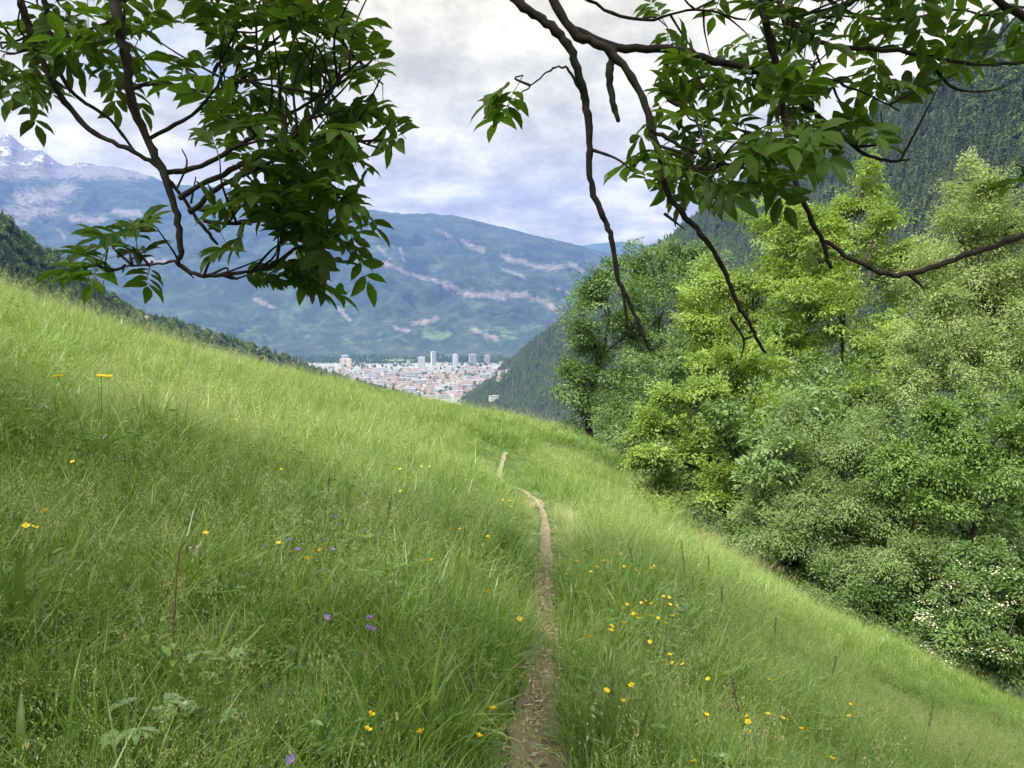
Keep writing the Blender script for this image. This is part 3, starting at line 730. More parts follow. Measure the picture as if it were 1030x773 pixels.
def town():
    placed = []
    keys = list(HOUSES); wts = np.array([1.5, 1.3, 1, 1.4, .7]); wts /= wts.sum()
    tries = 0
    while len(placed) < 275 and tries < 9000:
        tries += 1
        py = 372 + 30 * random.random() ** 1.1; px = random.uniform(328, 545)
        d = ray(px, py)
        if d[2] > -.05: continue
        Y = (FLOOR + .2 - CAM[2]) / d[2]; P = CAM + d * Y
        if Y > 3900: continue
        if any((P[0] - q[0]) ** 2 + (P[1] - q[1]) ** 2 < q[2] ** 2 for q in placed): continue
        hit = BV_R.ray_cast(Vector(CAM), Vector(d).normalized())
        if hit[0] is not None and hit[3] < np.linalg.norm(d) * Y: continue
        hit = BV_L.ray_cast(Vector(CAM), Vector(d).normalized())
        if hit[0] is not None and hit[3] < np.linalg.norm(d) * Y: continue
        k = keys[rng.choice(len(keys), p=wts)]
        if py < 376: k = keys[3] if random.random() < .6 else keys[0]
        big = k[1] == 'grey'
        placed.append((P[0], P[1], 24 if not big else 32))
        put_house(k, (P[0], P[1], FLOOR + .2), random.choice((.3, .3 + math.pi / 2, -.2)) + random.gauss(0, .15),
                  {'white_red': 'white house with a red tiled roof in the valley town', 'cream_red': 'cream house with a red tiled roof in the valley town', 'white_brown': 'white house with a brown roof in the valley town',
                   'white_grey': 'long white flat-roofed block in the valley town', 'grey_grey': 'grey flat-roofed block in the valley town'}['_'.join(k)],
                  {'white_red': 'white red-roofed town houses', 'cream_red': 'cream red-roofed town houses', 'white_brown': 'white brown-roofed town houses', 'white_grey': 'white flat-roofed town blocks', 'grey_grey': 'grey flat-roofed town blocks'}['_'.join(k)],
                  random.uniform(.9, 1.25), name='house' if not big else 'town_block', cat='house' if not big else 'building')
    # tower blocks
    mt = plain_mat('tower_render', (.52, .52, .53), .8, .06, .02); mc = plain_mat('tower_cream', (.66, .58, .44), .8, .06, .02)
    for px, y0, y1, wpx, mat, lab in [(424, 359.5, 370.5, 7, mt, 'broad white tower block, left of the slimmest tower in town'), (436, 354, 368, 4.5, mt, 'slimmest and tallest white tower block in the town'), (458, 356.5, 370, 5, mt, 'slim white tower block between the tallest tower and a broad grey one'),
                                      (475.5, 356.5, 367.5, 7, M_WALLS[2], 'broad grey tower block at the far right of town'), (490, 357.5, 366.5, 5.5, M_WALLS[2], 'grey tower block next to the forested slope'),
                                      (344.5, 361, 369, 5, mc, 'cream high-rise, left one of a pair at the left town end'), (351, 361, 369, 5, mc, 'cream high-rise, right one of a pair at the left town end'), (347, 357.5, 364, 6, mt, 'white high-rise behind the cream pair of high-rises')]:
        d = ray(px, y1); Y = (FLOOR + .2 - CAM[2]) / d[2]; P = CAM + d * Y
        h = (y1 - y0) / FPX * Y; w = wpx / FPX * Y
        t = empty('tower_block', (P[0], P[1], FLOOR + .2), lab, 'tower block')
        mb = MB(); box(mb, -w / 2, w / 2, -w * .35, w * .35, -1, h); mb.build('wall', mat, t)
        mb = MB(); box(mb, -w * .2, w * .2, -w * .2, w * .2, h + .003, h + 3.2); mb.build('roof', M_WALLS[2], t)
        nf = int(h / 3)
        mb = MB()
        for f in range(nf):
            z = 1 + f * (h - 1) / nf
            for s in (-1, 1):
                for k in range(4):
                    x = -w / 2 + (k + .5) * w / 4; box(mb, x - w * .085, x + w * .085, s * (w * .35 + .1) - .08, s * (w * .35 + .1) + .08, z, z + 1.6)
        mb.build('window', M_WIN, t)['kind'] = 'stuff'
        t.rotation_euler = (0, 0, random.gauss(.1, .2))
    # town trees and valley copses
    n = 4200
    x = rng.uniform(-1500, 900, n); y = rng.uniform(2300, 4500, n)
    k = (vnoise(x / 110, y / 110, 12) > .45) & (y < 4050) | (vnoise(x / 260, y / 60, 14) > .55) & (y >= 4050)
    x, y = x[k], y[k]; m = len(x); h = rng.uniform(8, 17, m)
    ok = np.array([all((a - q[0]) ** 2 + (b - q[1]) ** 2 > 130 for q in placed) for a, b in zip(x, y)])
    x, y, h = x[ok], y[ok], h[ok]; m = len(x)
    scatter('town_trees', np.stack([x, y, np.full(m, FLOOR)], 1), np.stack([np.zeros(m), np.zeros(m), rng.uniform(0, 6, m)], 1), np.stack([h, h, h], 1), rng.integers(0, 3, m), C_DEC, 'broadleaf trees among the town houses', 'trees')
    g2 = np.random.default_rng(21); n = 5200
    x, y = g2.uniform(-1900, 1200, n), g2.uniform(3950, 4750, n); k = vnoise(x / 200, y / 50, 16) > .42; x, y = x[k], y[k]; m = len(x); h = g2.uniform(9, 19, m)
    scatter('valley_trees', np.stack([x, y, np.full(m, FLOOR)], 1), np.stack([np.zeros(m), np.zeros(m), g2.uniform(0, 6, m)], 1), np.stack([h * 1.3, h * 1.3, h], 1), g2.integers(0, 3, m), C_DEC, 'copses and tree rows between the town and the mountain foot', 'trees')
    # houses on the two wooded slopes
    for px, py, k, lab, sc, bv in [(497, 383, ('white', 'grey'), 'white flat-roofed building on the forested slope, leftmost there', .8, BV_R), (507, 380, ('white', 'grey'), 'topmost white building in the clearing on the forested slope', .9, BV_R), (503, 386, ('cream', 'red'), 'cream house with red roof below the white buildings on the slope', .8, BV_R),
                                   (511, 378, ('white', 'brown'), 'white house with brown roof beside the topmost slope building', .8, BV_R), (486, 389, ('white', 'red'), 'red-roofed house low on the forested slope', .9, BV_R), (499, 406, ('white', 'grey'), 'long white building at the foot of the forested slope', 1.0, BV_R),
                                   (257, 358, ('white', 'red'), 'red-roofed house on the wooded spur, half hidden by trees', .8, BV_L), (298, 368, ('white', 'red'), 'red-roofed house on the spur, nearer the town', .8, BV_L), (146, 326, ('cream', 'red'), 'small house on the spur under the hanging ash leaves', .7, BV_L)]:
        hit = None
        for dy in (0, 2, 4, 6, 9, 12):
            hit = bv.ray_cast(Vector(CAM), Vector(ray(px, py + dy)).normalized())
            if hit[0] is not None: break
        if hit[0] is None: continue
        p = hit[0]
        put_house(k, (p.x, p.y, p.z + (7 if bv is BV_R else 3.5)), .2, lab, None, sc * (1.2 if bv is BV_R else .62), pick=0)
town()

# ------------------------------------------------------------------ trees at the edge of the wood
def tree(name, label, cat, basepx, lobes, n_clump, per_clump, leaf, mat, bark=M_BARK2, flat=.6, droop=.2, trunk_r=.16, group=None, wl=.5, spread=.32, blossom=None, base=None, stems=1, upright=0.0):
    """lobes: (px, py, Y, rpx, rpy) of crown masses; everything is turned into real positions and sizes"""
    if base is None:
        b = pt(*basepx); b = np.array([b[0], b[1], gnd(b[0], b[1])])
    else: b = np.array([base[0], base[1], gnd(base[0], base[1])])
    root = empty(name, b, label, cat, group)
    L = []
    for px, py, Y, rx, ry in lobes:
        c = pt(px, py, Y); L.append((c - b, rx * Y / FPX, ry * Y / FPX))
    top = max(l[0][2] + l[2] * .55 for l in L)
    tm = MB(); cen = np.mean([l[0] for l in L], axis=0)
    trunks = []
    for s in range(stems):
        lean = np.array([cen[0], cen[1], 0]) * .9 + rng.normal(0, .25 if stems == 1 else .7, 3) * [1, 1, 0]
        tl = np.array([[0, 0, -.3], lean * .15 + [0, 0, top * .3], lean * .6 + [0, 0, top * .5], lean + [0, 0, top * .72]])
        if stems > 1: tl[0, :2] += rng.normal(0, .25, 2)
        tl = smooth_line(tl, 6); tl[1:-1] += rng.normal(0, .04, (len(tl) - 2, 3)); trunks.append(tl)
        tube(tm, tl, trunk_r / stems ** .5, trunk_r * .16, 8, .06)
    tm.build('trunk', bark, root, True)
    lm, cm = MB(), MB()
    bm_ = MB()
    n_clump = int(n_clump * (1.05 if wl > .45 else 1.5))
    vol = np.array([l[1] * l[2] for l in L]); vol /= vol.sum()
    for (c, rx, rz), w in zip(L, vol):
        ry = (rx + rz) * .5
        tl = trunks[rng.integers(len(trunks))]
        st = tl[np.argmin(np.abs(tl[:, 2] - max(.4, c[2] - rz * .5 - .15 * np.linalg.norm(c[:2]))))]
        tube(lm, smooth_line([st, st * .5 + c * .5 + [0, 0, .12], c], 5), trunk_r * .24, trunk_r * .08, 6, .06)
        n = max(8, int(n_clump * w))
        nb = max(4, n // (15 if flat < .5 else 12))
        bd = unit(rng.normal(size=(nb, 3)) + [0, -.25, .1 + upright]); bl = rng.uniform(.6, 1.4, nb)
        bi = rng.integers(0, nb, n); u = 1 - .62 * rng.random(n) ** 1.25
        rad3 = np.array([rx, ry, rz])
        d = unit(bd[bi] + rng.normal(0, .2, (n, 3)))
        ctr = c + d * rad3 * (u * bl[bi])[:, None]
        ctr[:, 2] += .12 * rz * (u ** 2 - .4)
        for k in range(nb):
            e = c + bd[k] * rad3 * bl[k] * .95
            tube(lm, smooth_line([c * .75 + st * .25, c * .5 + e * .5 + rng.normal(0, .08, 3), e], 3), trunk_r * .13, .006, 4)
        # each spray of leaves lies along its own twig
        m = n * per_clump
        D = np.repeat(d, per_clump, 0); C = np.repeat(ctr, per_clump, 0)
        tw = unit(d * .8 + rng.normal(0, .45, (n, 3)) * [1, 1, .5] + [0, 0, upright * .6 - droop * .3])
        sn = unit(np.array([0, 0, 1.0]) + d * .35 + rng.normal(0, .28, (n, 3)))
        TX, TY, TZ = frame(tw, sn)
        cs = np.repeat(rng.uniform(.55, 1.4, n), per_clump)[:, None] * spread
        h = unit(rng.normal(size=(m, 3)) + [0, 0, .75])
        RX, RY, RZ = np.repeat(TX, per_clump, 0), np.repeat(TY, per_clump, 0), np.repeat(TZ, per_clump, 0)
        sh = (.55 + .5 * rng.random((m, 1)))
        off = (RX * h[:, 0:1] * 1.35 + RY * h[:, 1:2] * 1.0 + RZ * h[:, 2:3] * flat * .9) * cs * 1.15 * sh
        O = C + off
        ld = unit(RX * (h[:, 0:1] * .9 + .3) + RY * h[:, 1:2] * .9 + rng.normal(0, .35, (m, 3)) + [0, 0, -droop])
        nz = unit(RX * h[:, 0:1] * .8 + RY * h[:, 1:2] * .8 + RZ * (h[:, 2:3] * .6 + .7) + rng.normal(0, .24, (m, 3)))
        X, Y, Z = frame(ld, nz)
        Lf = leaf * rng.uniform(.65, 1.3, m)
        ti = (np.repeat(rng.normal(.5, .24, n), per_clump) + rng.normal(0, .05, m)).clip(0, 1)
        stamp(cm, FAR_T, FAR_F, O, X, Y, Z, Lf, Lf * wl, Lf, ti)
        if blossom:
            k = rng.random(n) < blossom
            q = ctr[k]
            for p, dd in zip(q, d[k]):
                nb = 30; o = p + dd * .14 + rng.normal(size=(nb, 3)) * [.11, .11, .035] + [0, 0, .06]
                X, Y, Z = frame(unit(rng.normal(size=(nb, 3)) * [1, 1, .3]), np.tile([0, 0, 1.], (nb, 1)) + rng.normal(0, .3, (nb, 3)))
                stamp(bm_, FAR_T, FAR_F, o, X, Y, Z, .035, .03, .03, rng.random(nb))
    lm.build('limbs', bark, root, True)
    cm.build('crown', mat, root)
    if blossom and bm_.n: bm_.build('blossom', M_BLOSSOM, root)
    return root

M_BLOSSOM = leaf_mat('cream_blossom', [(0, (.46, .45, .28)), (1, (.66, .64, .46))], trans=.2, tcol=(1, 1, .9), rough=.7)
def lm_(name, dark, mid, light, **kw): return leaf_mat(name, [(0, dark), (.5, mid), (1, light)], **kw)
M_T_DARK = lm_('deep_green_leaves', (.055, .10, .028), (.10, .175, .045), (.15, .235, .07), trans=.28, tcol=(1.2, 1.3, .6))
M_T_LIME = lm_('lime_green_leaves', (.11, .18, .03), (.21, .31, .058), (.32, .43, .11), trans=.38, tcol=(1.25, 1.25, .5))
M_T_MID = lm_('fresh_green_leaves', (.075, .14, .03), (.135, .23, .05), (.20, .31, .085), trans=.35, tcol=(1.25, 1.25, .5))
M_T_WILLOW = lm_('silvery_willow_leaves', (.12, .185, .06), (.20, .285, .10), (.28, .36, .15), trans=.3, tcol=(1.1, 1.2, .7), rough=.5, spec=.35)
M_T_BIRCH = lm_('pale_grey_green_leaves', (.14, .20, .06), (.25, .325, .11), (.35, .42, .18), trans=.32, tcol=(1.1, 1.2, .7), rough=.5, spec=.35)
M_T_SHRUB = lm_('shrub_leaves', (.06, .115, .028), (.11, .19, .05), (.17, .26, .08), trans=.3, tcol=(1.2, 1.25, .6))

G_W = 'trees along the edge of the wood'
def wood():
    tree('broadleaf_tree', 'rounded deep green tree at the far end of the meadow', 'tree', (592, 441, 47), [(600, 345, 46, 42, 40), (585, 385, 45, 28, 30), (628, 385, 45, 40, 45), (604, 305, 46, 30, 28), (603, 276, 46, 18, 16), (645, 330, 47, 40, 40), (592, 418, 45, 26, 22), (622, 425, 44, 30, 22)], 380, 100, .17, M_T_DARK, group=G_W, spread=.55, trunk_r=.28)
    tree('broadleaf_tree', 'tall deep green tree rising behind the rounded far tree', 'tree', (640, 452, 52), [(665, 285, 51, 45, 40), (690, 262, 52, 40, 25), (640, 265, 51, 20, 22), (648, 248, 51, 12, 16), (700, 320, 50, 45, 50), (660, 350, 50, 50, 50)], 330, 100, .18, M_T_DARK, group=G_W, spread=.6, trunk_r=.3)
    tree('broadleaf_tree', 'lime green tree with layered branches leaning over the meadow edge', 'tree', (716, 545, 20.5), [(700, 405, 20, 45, 22), (655, 432, 20, 36, 15), (735, 372, 21, 48, 26), (690, 462, 19.5, 55, 20), (655, 490, 20, 36, 17), (735, 500, 19, 52, 26), (645, 460, 20, 26, 13), (765, 440, 20, 45, 40), (700, 512, 19, 40, 18)], 560, 100, .09, M_T_LIME, group=G_W, flat=.28, spread=.26, droop=.1, trunk_r=.15)
    tree('broadleaf_tree', 'tall bright green tree behind the layered lime tree', 'tree', (760, 520, 27), [(760, 290, 27, 52, 45), (720, 330, 27, 50, 40), (790, 240, 28, 45, 35), (770, 360, 26, 60, 50), (720, 285, 28, 36, 30), (800, 310, 27, 40, 45)], 560, 100, .11, M_T_LIME, group=G_W, flat=.35, spread=.36, trunk_r=.2)
    tree('broadleaf_tree', 'tallest bright green tree in the middle of the wood edge', 'tree', (850, 560, 26), [(848, 215, 27, 40, 35), (870, 190, 27, 22, 22), (820, 255, 26, 48, 45), (885, 270, 26, 45, 50), (850, 320, 25, 60, 50), (880, 360, 24, 45, 45), (815, 385, 24, 50, 50), (850, 430, 22, 50, 40), (885, 232, 26, 28, 25)], 640, 100, .105, M_T_LIME, group=G_W, flat=.4, spread=.34, trunk_r=.2)
    tree('willow', 'silvery green bushy willow in front of the bright green trees', 'tree', (800, 600, 15.5), [(780, 455, 16.5, 32, 45), (800, 500, 16, 45, 45), (770, 520, 16, 36, 36), (800, 550, 15, 55, 35), (750, 545, 16, 30, 22)], 420, 110, .068, M_T_WILLOW, group=G_W, flat=.9, spread=.22, wl=.36, trunk_r=.08, stems=3, upright=.25)
    tree('willow', 'wider silvery willow right of the slim bushy one', 'tree', (880, 630, 14.5), [(868, 455, 15.5, 42, 45), (890, 500, 15, 50, 45), (850, 520, 15, 46, 40), (900, 560, 14, 55, 38), (845, 570, 14.5, 45, 30)], 460, 110, .066, M_T_WILLOW, group=G_W, flat=.9, spread=.21, wl=.36, trunk_r=.09, stems=3, upright=.25)
    tree('birch', 'tall feathery pale tree with a pointed top at the wood edge', 'tree', (990, 640, 17.5), [(985, 195, 18.5, 22, 32), (968, 235, 18.5, 38, 35), (1005, 245, 18.5, 45, 45), (945, 285, 18, 46, 35), (1000, 310, 18, 55, 45), (930, 330, 17.5, 42, 35), (960, 365, 17, 60, 40), (1040, 300, 18, 40, 60), (1020, 370, 17, 50, 45), (912, 385, 17, 30, 28)], 760, 100, .07, M_T_BIRCH, group=G_W, flat=.9, spread=.24, wl=.42, trunk_r=.14, upright=.3)
    tree('broadleaf_tree', 'fresh green leafy tree with dark gaps below the feathery pale tree', 'tree', (985, 650, 14), [(960, 425, 14.5, 52, 28), (925, 462, 14, 36, 26), (1000, 455, 14, 45, 35), (965, 495, 13.8, 45, 28), (1025, 420, 14.5, 40, 40), (935, 510, 13.8, 34, 20), (1030, 500, 14.2, 26, 34)], 420, 90, .068, M_T_MID, group=G_W, flat=.45, spread=.24, trunk_r=.14)
    tree('elder_shrub', 'shrub with creamy white flower heads at the meadow edge', 'shrub', (965, 672, 12.8), [(955, 590, 13, 38, 34), (990, 620, 12.7, 42, 34), (960, 640, 12.6, 40, 26), (1000, 570, 13.2, 36, 30)], 300, 90, .062, M_T_SHRUB, group=None, flat=.5, spread=.17, trunk_r=.06, stems=3, blossom=.16)
    tree('leafy_shrub', 'low leafy shrub at the right end of the meadow edge', 'shrub', (1025, 700, 12), [(1010, 665, 12, 36, 26), (1050, 640, 12.2, 40, 45), (1030, 610, 12.5, 30, 34), (975, 668, 12.3, 26, 18)], 260, 90, .06, M_T_SHRUB, flat=.5, spread=.16, trunk_r=.05, stems=3, blossom=.05)
    tree('leafy_shrub', 'dark low shrub under the wider willow', 'shrub', (880, 635, 13.8), [(880, 615, 13.6, 44, 24), (920, 635, 13.2, 34, 20), (845, 600, 14, 34, 22)], 240, 90, .06, M_T_DARK, flat=.5, spread=.17, trunk_r=.05, stems=3)
    tree('leafy_shrub', 'dark low shrub between slim willow and lime tree', 'shrub', (755, 570, 16), [(745, 545, 16.5, 34, 18), (790, 580, 15.4, 36, 20), (715, 525, 18, 26, 16)], 220, 90, .06, M_T_DARK, flat=.5, spread=.18, trunk_r=.05, stems=3)
    tree('leafy_shrub', 'dark shrub at the foot of the far rounded tree', 'shrub', (620, 462, 33), [(625, 430, 36, 22, 18), (640, 440, 32, 24, 18), (612, 420, 42, 18, 22)], 160, 90, .1, M_T_DARK, flat=.6, spread=.28, trunk_r=.06, stems=3)
    # trees standing deeper in the wood
    for x, y, h, px, lab in [(6.6, 25.5, 5.5, 0, 'dark green tree in the wood behind the tall bright trees'), (7.6, 30.5, 7, 0, 'dark green tree in the wood behind the tall bright trees'), (8.6, 23, 6.5, 0, 'dark green tree in the wood behind the tall bright trees'), (10.5, 28, 9, 0, 'dark green tree in the wood behind the tall bright trees'), (7.8, 37, 7, 0, 'dark green tree in the wood behind the tall bright trees'), (8.5, 27, 8, 0, 'dark green tree in the wood behind the tall bright trees'), (9.5, 17.5, 6, 0, 'dark green tree in the wood behind the feathery pale tree'), (11.5, 15.5, 6, 0, 'dark green tree in the wood behind the feathery pale tree'), (7.5, 20, 5, 0, 'dark green tree in the wood behind the tall bright trees'), (9, 36, 12, 0, 'dark green tree in the wood behind the tall bright trees'), (15, 33, 13, 0, 'dark green tree in the wood behind the tall bright trees'), (21, 30, 14, 0, 'dark green tree in the wood behind the feathery pale tree'), (17, 24, 11, 0, 'dark green tree in the wood behind the feathery pale tree'), (12.5, 24, 9, 0, 'dark green tree in the wood behind the tall bright trees'), (13.5, 18, 8, 0, 'dark green tree in the wood behind the feathery pale tree'), (10, 20, 6.5, 0, 'dark green tree in the wood behind the tall bright trees')]:
        b = np.array([x, y, gnd(x, y)])
        lobes = []
        for k in range(7):
            c = b + [rng.normal(0, 1.3), rng.normal(0, 1.3), h * rng.uniform(.25, .92)]
            pxx, pyy, zz = project(c[None]); Yc = c[1]
            lobes.append((pxx[0], pyy[0], Yc, rng.uniform(1.3, 2.2) * FPX / Yc, rng.uniform(1.3, 2.0) * FPX / Yc))
        tree('broadleaf_tree', lab, 'tree', None, lobes, 260, 90, .14, M_T_DARK, group='trees deeper in the wood behind the ' + lab.rsplit('the ', 1)[1], spread=.45, base=(x, y), trunk_r=.16)
wood()

# ------------------------------------------------------------------ overhanging ash
def ash():
    bx, by = 2.3, -2.6
    root = empty('ash_tree', (bx, by, gnd(bx, by)), 'dark leafy ash tree whose branches hang into the top of view', 'tree')
    B = np.array(root.location)
    mb = MB(); tl = smooth_line(np.array([[0, 0, -.3], [.05, .05, 1.5], [-.1, .1, 3.2], [-.2, .3, 5.2], [-.5, .4, 8.2]]), 6)
    tube(mb, tl, .26, .07, 12, .05); mb.build('trunk', M_BARK, root, True)
    # boughs above the view
    HL = np.array([-.9, 1.55, 3.25]); HR = np.array([.35, 1.7, 3.15]); HRR = np.array([1.7, 1.9, 3.1])
    boughs = [[tl[14] + B, [.9, -.6, 4.2], [-.2, .7, 3.9], HL], [tl[13] + B, [1.4, -.9, 3.7], [.7, .6, 3.55], HR], [tl[12] + B, [2.1, -.8, 3.5], [2.0, .8, 3.4], HRR], [HL, [-1.5, 2.0, 3.2], [-2.1, 2.2, 3.0]],
              [tl[16] + B, [0, -1.5, 5.2], [-2.5, -.5, 5.8], [-5, 0.5, 6.0]], [tl[18] + B, [1.0, 0, 6], [0, 2.2, 6.3], [-1.5, 3.6, 6.3]], [tl[17] + B, [3.2, -.5, 5.5], [4, 1.5, 5.8]], [tl[17] + B, [1.5, -4.2, 5.5], [.5, -6, 5.8]], [tl[18] + B, [-.5, -2.5, 6.8], [-3.5, -2.5, 7.2]]]
    for bl in boughs:
        mb = MB(); tube(mb, smooth_line(np.array([np.asarray(p, float) for p in bl]) - B, 7), .055, .02, 8, .06); mb.build('bough', M_BARK, root, True)

    OUTL = [[(-300, -300), (380, -300), (378, 50), (396, 95), (404, 158), (340, 172), (372, 240), (340, 255), (332, 330), (295, 305), (235, 285), (112, 308), (72, 280), (75, 245), (150, 215), (225, 190), (180, 145), (110, 112), (0, 135), (-300, 135)],
            [(482, -300), (492, 8), (600, 28), (650, 60), (640, 150), (605, 165), (615, 222), (690, 245), (770, 225), (830, 190), (945, 150), (960, 85), (1010, 75), (1400, 70), (1400, -300)],
            [(478, 70), (556, 70), (556, 134), (478, 134)], [(1005, 155), (1400, 155), (1400, 205), (1005, 205)]]
    def inside(x, y):
        r = np.zeros(len(x), bool)
        for poly in OUTL:
            c = np.zeros(len(x), bool)
            for (x0, y0), (x1, y1) in zip(poly, poly[1:] + poly[:1]):
                if y0 == y1: continue
                c ^= ((y0 > y) != (y1 > y)) & (x < (x1 - x0) * (y - y0) / (y1 - y0) + x0)
            r |= c
        return r
    def leaves_at(cm, anchors, dirs, n_leaf, rach, leaflet, spread=.9, pairs=4, trim=False):
        """compound ash leaves: a rachis with opposite leaflets, several per twig end"""
        k = len(anchors)
        A = np.repeat(anchors, n_leaf, 0); D = np.repeat(dirs, n_leaf, 0); m = len(A)
        D = unit(D + rng.normal(0, spread, (m, 3)) * [1, 1, .7] + [0, 0, .05])
        up = unit(np.array([0, 0, 1.]) + rng.normal(0, .3, (m, 3)))
        X, Y, Z = frame(D, up)
        Lr = rach * rng.uniform(.65, 1.2, m); tb = rng.normal(.45, .2, m).clip(0, 1)
        if trim:   # the hanging crown keeps the outline it has grown to
            px, py, _ = project(A + X * Lr[:, None] - [0, 0, .03] + B); ok = inside(px + rng.normal(0, 16, m), py + rng.normal(0, 8, m))
            A, X, Y, Z, Lr, tb = A[ok], X[ok], Y[ok], Z[ok], Lr[ok], tb[ok]; m = len(A)
            if m == 0: return
        def at(t): return A + X * (Lr * t)[:, None] - np.array([0, 0, 1.]) * (.14 * Lr * t * t)[:, None]
        for t in np.linspace(.38, .92, pairs):
            for s in (-1, 1):
                d = unit(X * .62 + Y * s * .9 + Z * rng.normal(0, .18, (m, 1)) + [0, 0, -.12] + rng.normal(0, .12, (m, 3)))
                x, y, z = frame(d, unit(Z + rng.normal(0, .25, (m, 3))))
                l = leaflet * rng.uniform(.75, 1.2, m) * (.8 + .3 * t)
                stamp(cm, LEAF_T, LEAF_F, at(t), x, y, z, l, l * rng.uniform(.36, .46, m), l * 1.2, (tb + rng.normal(0, .08, m)).clip(0, 1))
        x, y, z = frame(unit(X + [0, 0, -.3]), Z)
        stamp(cm, LEAF_T, LEAF_F, at(1.0), x, y, z, leaflet * 1.15, leaflet * .46, leaflet, tb)
        # the rachis as a thin ribbon pair
        RT = np.array([[0, .5, 0], [0, -.5, 0], [.5, -.4, -.05], [.5, .4, -.05], [1, .2, -.2], [1, -.2, -.2]])
        stamp(cm, RT, [np.array([[0, 1, 2, 3], [3, 2, 5, 4]])], A, X, Y, Z, Lr, .0035, Lr, np.full(m, .6))

    def wpt(l, Y): return np.array([pt(a[0], a[1], a[2] if len(a) > 2 else Y) for a in l])
    def branch(line, Y, r0, r1, hub=None, twigs=None, foliage=0, span=(.3, 1), reach=.3, bias=(0, 0, 0), nl=2, dead=False):
        P = wpt(line, Y)
        if hub is not None: P = np.vstack([hub, hub * .45 + P[0] * .55 + [0, .0, .08], P])
        Q = smooth_line(P, 6); Q[1:-1] += rng.normal(0, .0018, (len(Q) - 2, 3))
        mb = MB(); tube(mb, Q - B, r0, r1, 8, .09)
        ob_twigs = []
        for tw in (twigs or []):
            q = wpt(tw, Y); tube(mb, smooth_line(q, 5) - B, r1 * .9 + .001, .0015, 5, .08)
        anchors, dirs = [], []
        if foliage:
            T = unit(np.gradient(Q, axis=0))
            for k in range(foliage):
                i = int(rng.uniform(*span) * (len(Q) - 1)); i = min(max(i, 0), len(Q) - 1)
                d = unit(T[i] * .5 + rng.normal(0, .75, 3) + np.array(bias)); L = reach * rng.uniform(.35, 1)
                e = Q[i] + d * L + [0, 0, .04]
                pe = project(e[None])
                if not inside(pe[0], pe[1])[0]: continue
                tube(mb, smooth_line([Q[i], Q[i] * .5 + e * .5 + rng.normal(0, .02, 3), e], 4) - B, .0042, .0016, 5)
                anchors.append(e); dirs.append(d)
            if span[1] >= .99: anchors.append(Q[-1]); dirs.append(T[-1])
        br = mb.build('branch', M_BARK, root, True)
        if anchors:
            cm = MB(); leaves_at(cm, np.array(anchors) - B, np.array(dirs), nl + (1 if line[0][0] < 480 and foliage < 12 or line[0][1] == -40 and line[0][0] > 530 else 0), .16, .068, trim=True)
            if cm.n: cm.build('foliage', M_ASHLEAF, br)
        return br

    # left cluster
    branch([(112, -30), (118, 20), (128, 60), (132, 100), (148, 140), (165, 175), (176, 210), (182, 250), (181, 266), (200, 277), (235, 276), (270, 268), (288, 258)], 2.1, .017, .0028, HL, [[(178, 190), (188, 165), (183, 150)], [(192, 205), (197, 178)], [(181, 266), (195, 280)]], 12, (.72, 1), .16, (0, 0, .0), 2)
    branch([(8, -40), (22, 5), (35, 45), (60, 95), (90, 130), (125, 148), (155, 165), (172, 184), (200, 222), (219, 246)], 2.25, .012, .004, HL + [-.4, .1, 0], None, 3, (.2, .45), .2)
    branch([(40, -40), (46, 10), (55, 60), (75, 95), (110, 120), (135, 152)], 2.3, .010, .004, HL + [-.3, .1, 0], None, 3, (.3, .6), .2)
    branch([(-60, 40, 2.6), (0, 70, 2.6), (50, 80, 2.5), (75, 95, 2.4)], 2.5, .009, .004, np.array([-2.0, 2.3, 3.0]), None, 5, (.2, .8), .28)
    branch([(165, 173), (195, 170), (240, 147), (265, 131), (300, 110), (340, 85), (375, 60)], 2.15, .008, .003, None, None, 14, (.35, 1), .3, (.1, 0, .25), 3)
    branch([(180, 200), (215, 180), (265, 155), (295, 138), (320, 110), (350, 70), (385, 50)], 2.05, .008, .003, None, None, 14, (.4, 1), .28, (.1, 0, .2), 2)
    branch([(190, 214), (225, 186), (270, 165), (300, 147), (340, 138), (385, 150)], 2.15, .0075, .0025, None, None, 12, (.45, 1), .2, (.2, 0, .05))
    branch([(132, 90), (160, 84), (215, 92), (250, 75), (268, 45), (275, 10)], 2.3, .007, .003, None, None, 14, (.3, 1), .3, (0, 0, .3), 2)
    branch([(150, 140), (200, 110), (230, 60), (240, 0)], 2.6, .007, .003, None, None, 13, (.3, 1), .35, (0, 0, .2), 3)
    branch([(205, 222), (245, 225), (290, 215), (325, 200), (345, 215)], 2.2, .006, .002, None, None, 18, (.2, 1), .16, (0, 0, .05))
    branch([(270, 268), (300, 250), (320, 245), (330, 240)], 2.15, .004, .0018, None, [[(300, 250), (312, 275), (320, 290)]], 9, (.2, 1), .12, (0, 0, .0), 1)
    branch([(128, -40), (120, 10), (90, 30), (60, 20), (20, 40), (-20, 45)], 2.5, .008, .003, HL, None, 11, (.3, 1), .3)
    branch([(180, -60), (270, -20), (320, 20), (360, 60), (385, 85)], 2.4, .008, .0025, HL + [.2, .1, 0], None, 14, (.25, 1), .28, (0, 0, .0))
    branch([(180, 262), (160, 266), (130, 268), (112, 272)], 2.1, .004, .002, None, None, 8, (.35, 1), .1, (-.5, 0, -.1), 2)
    # right cluster
    branch([(500, -40), (520, 0), (545, 20), (570, 45), (582, 75), (590, 110), (593, 150), (594, 185), (605, 215), (615, 240), (622, 280), (635, 310), (650, 345)], 2.1, .0155, .005, HR, [[(650, 345), (655, 352), (668, 344)], [(627, 295), (632, 330), (641, 342)], [(592, 150), (620, 160), (640, 175)]], 0)
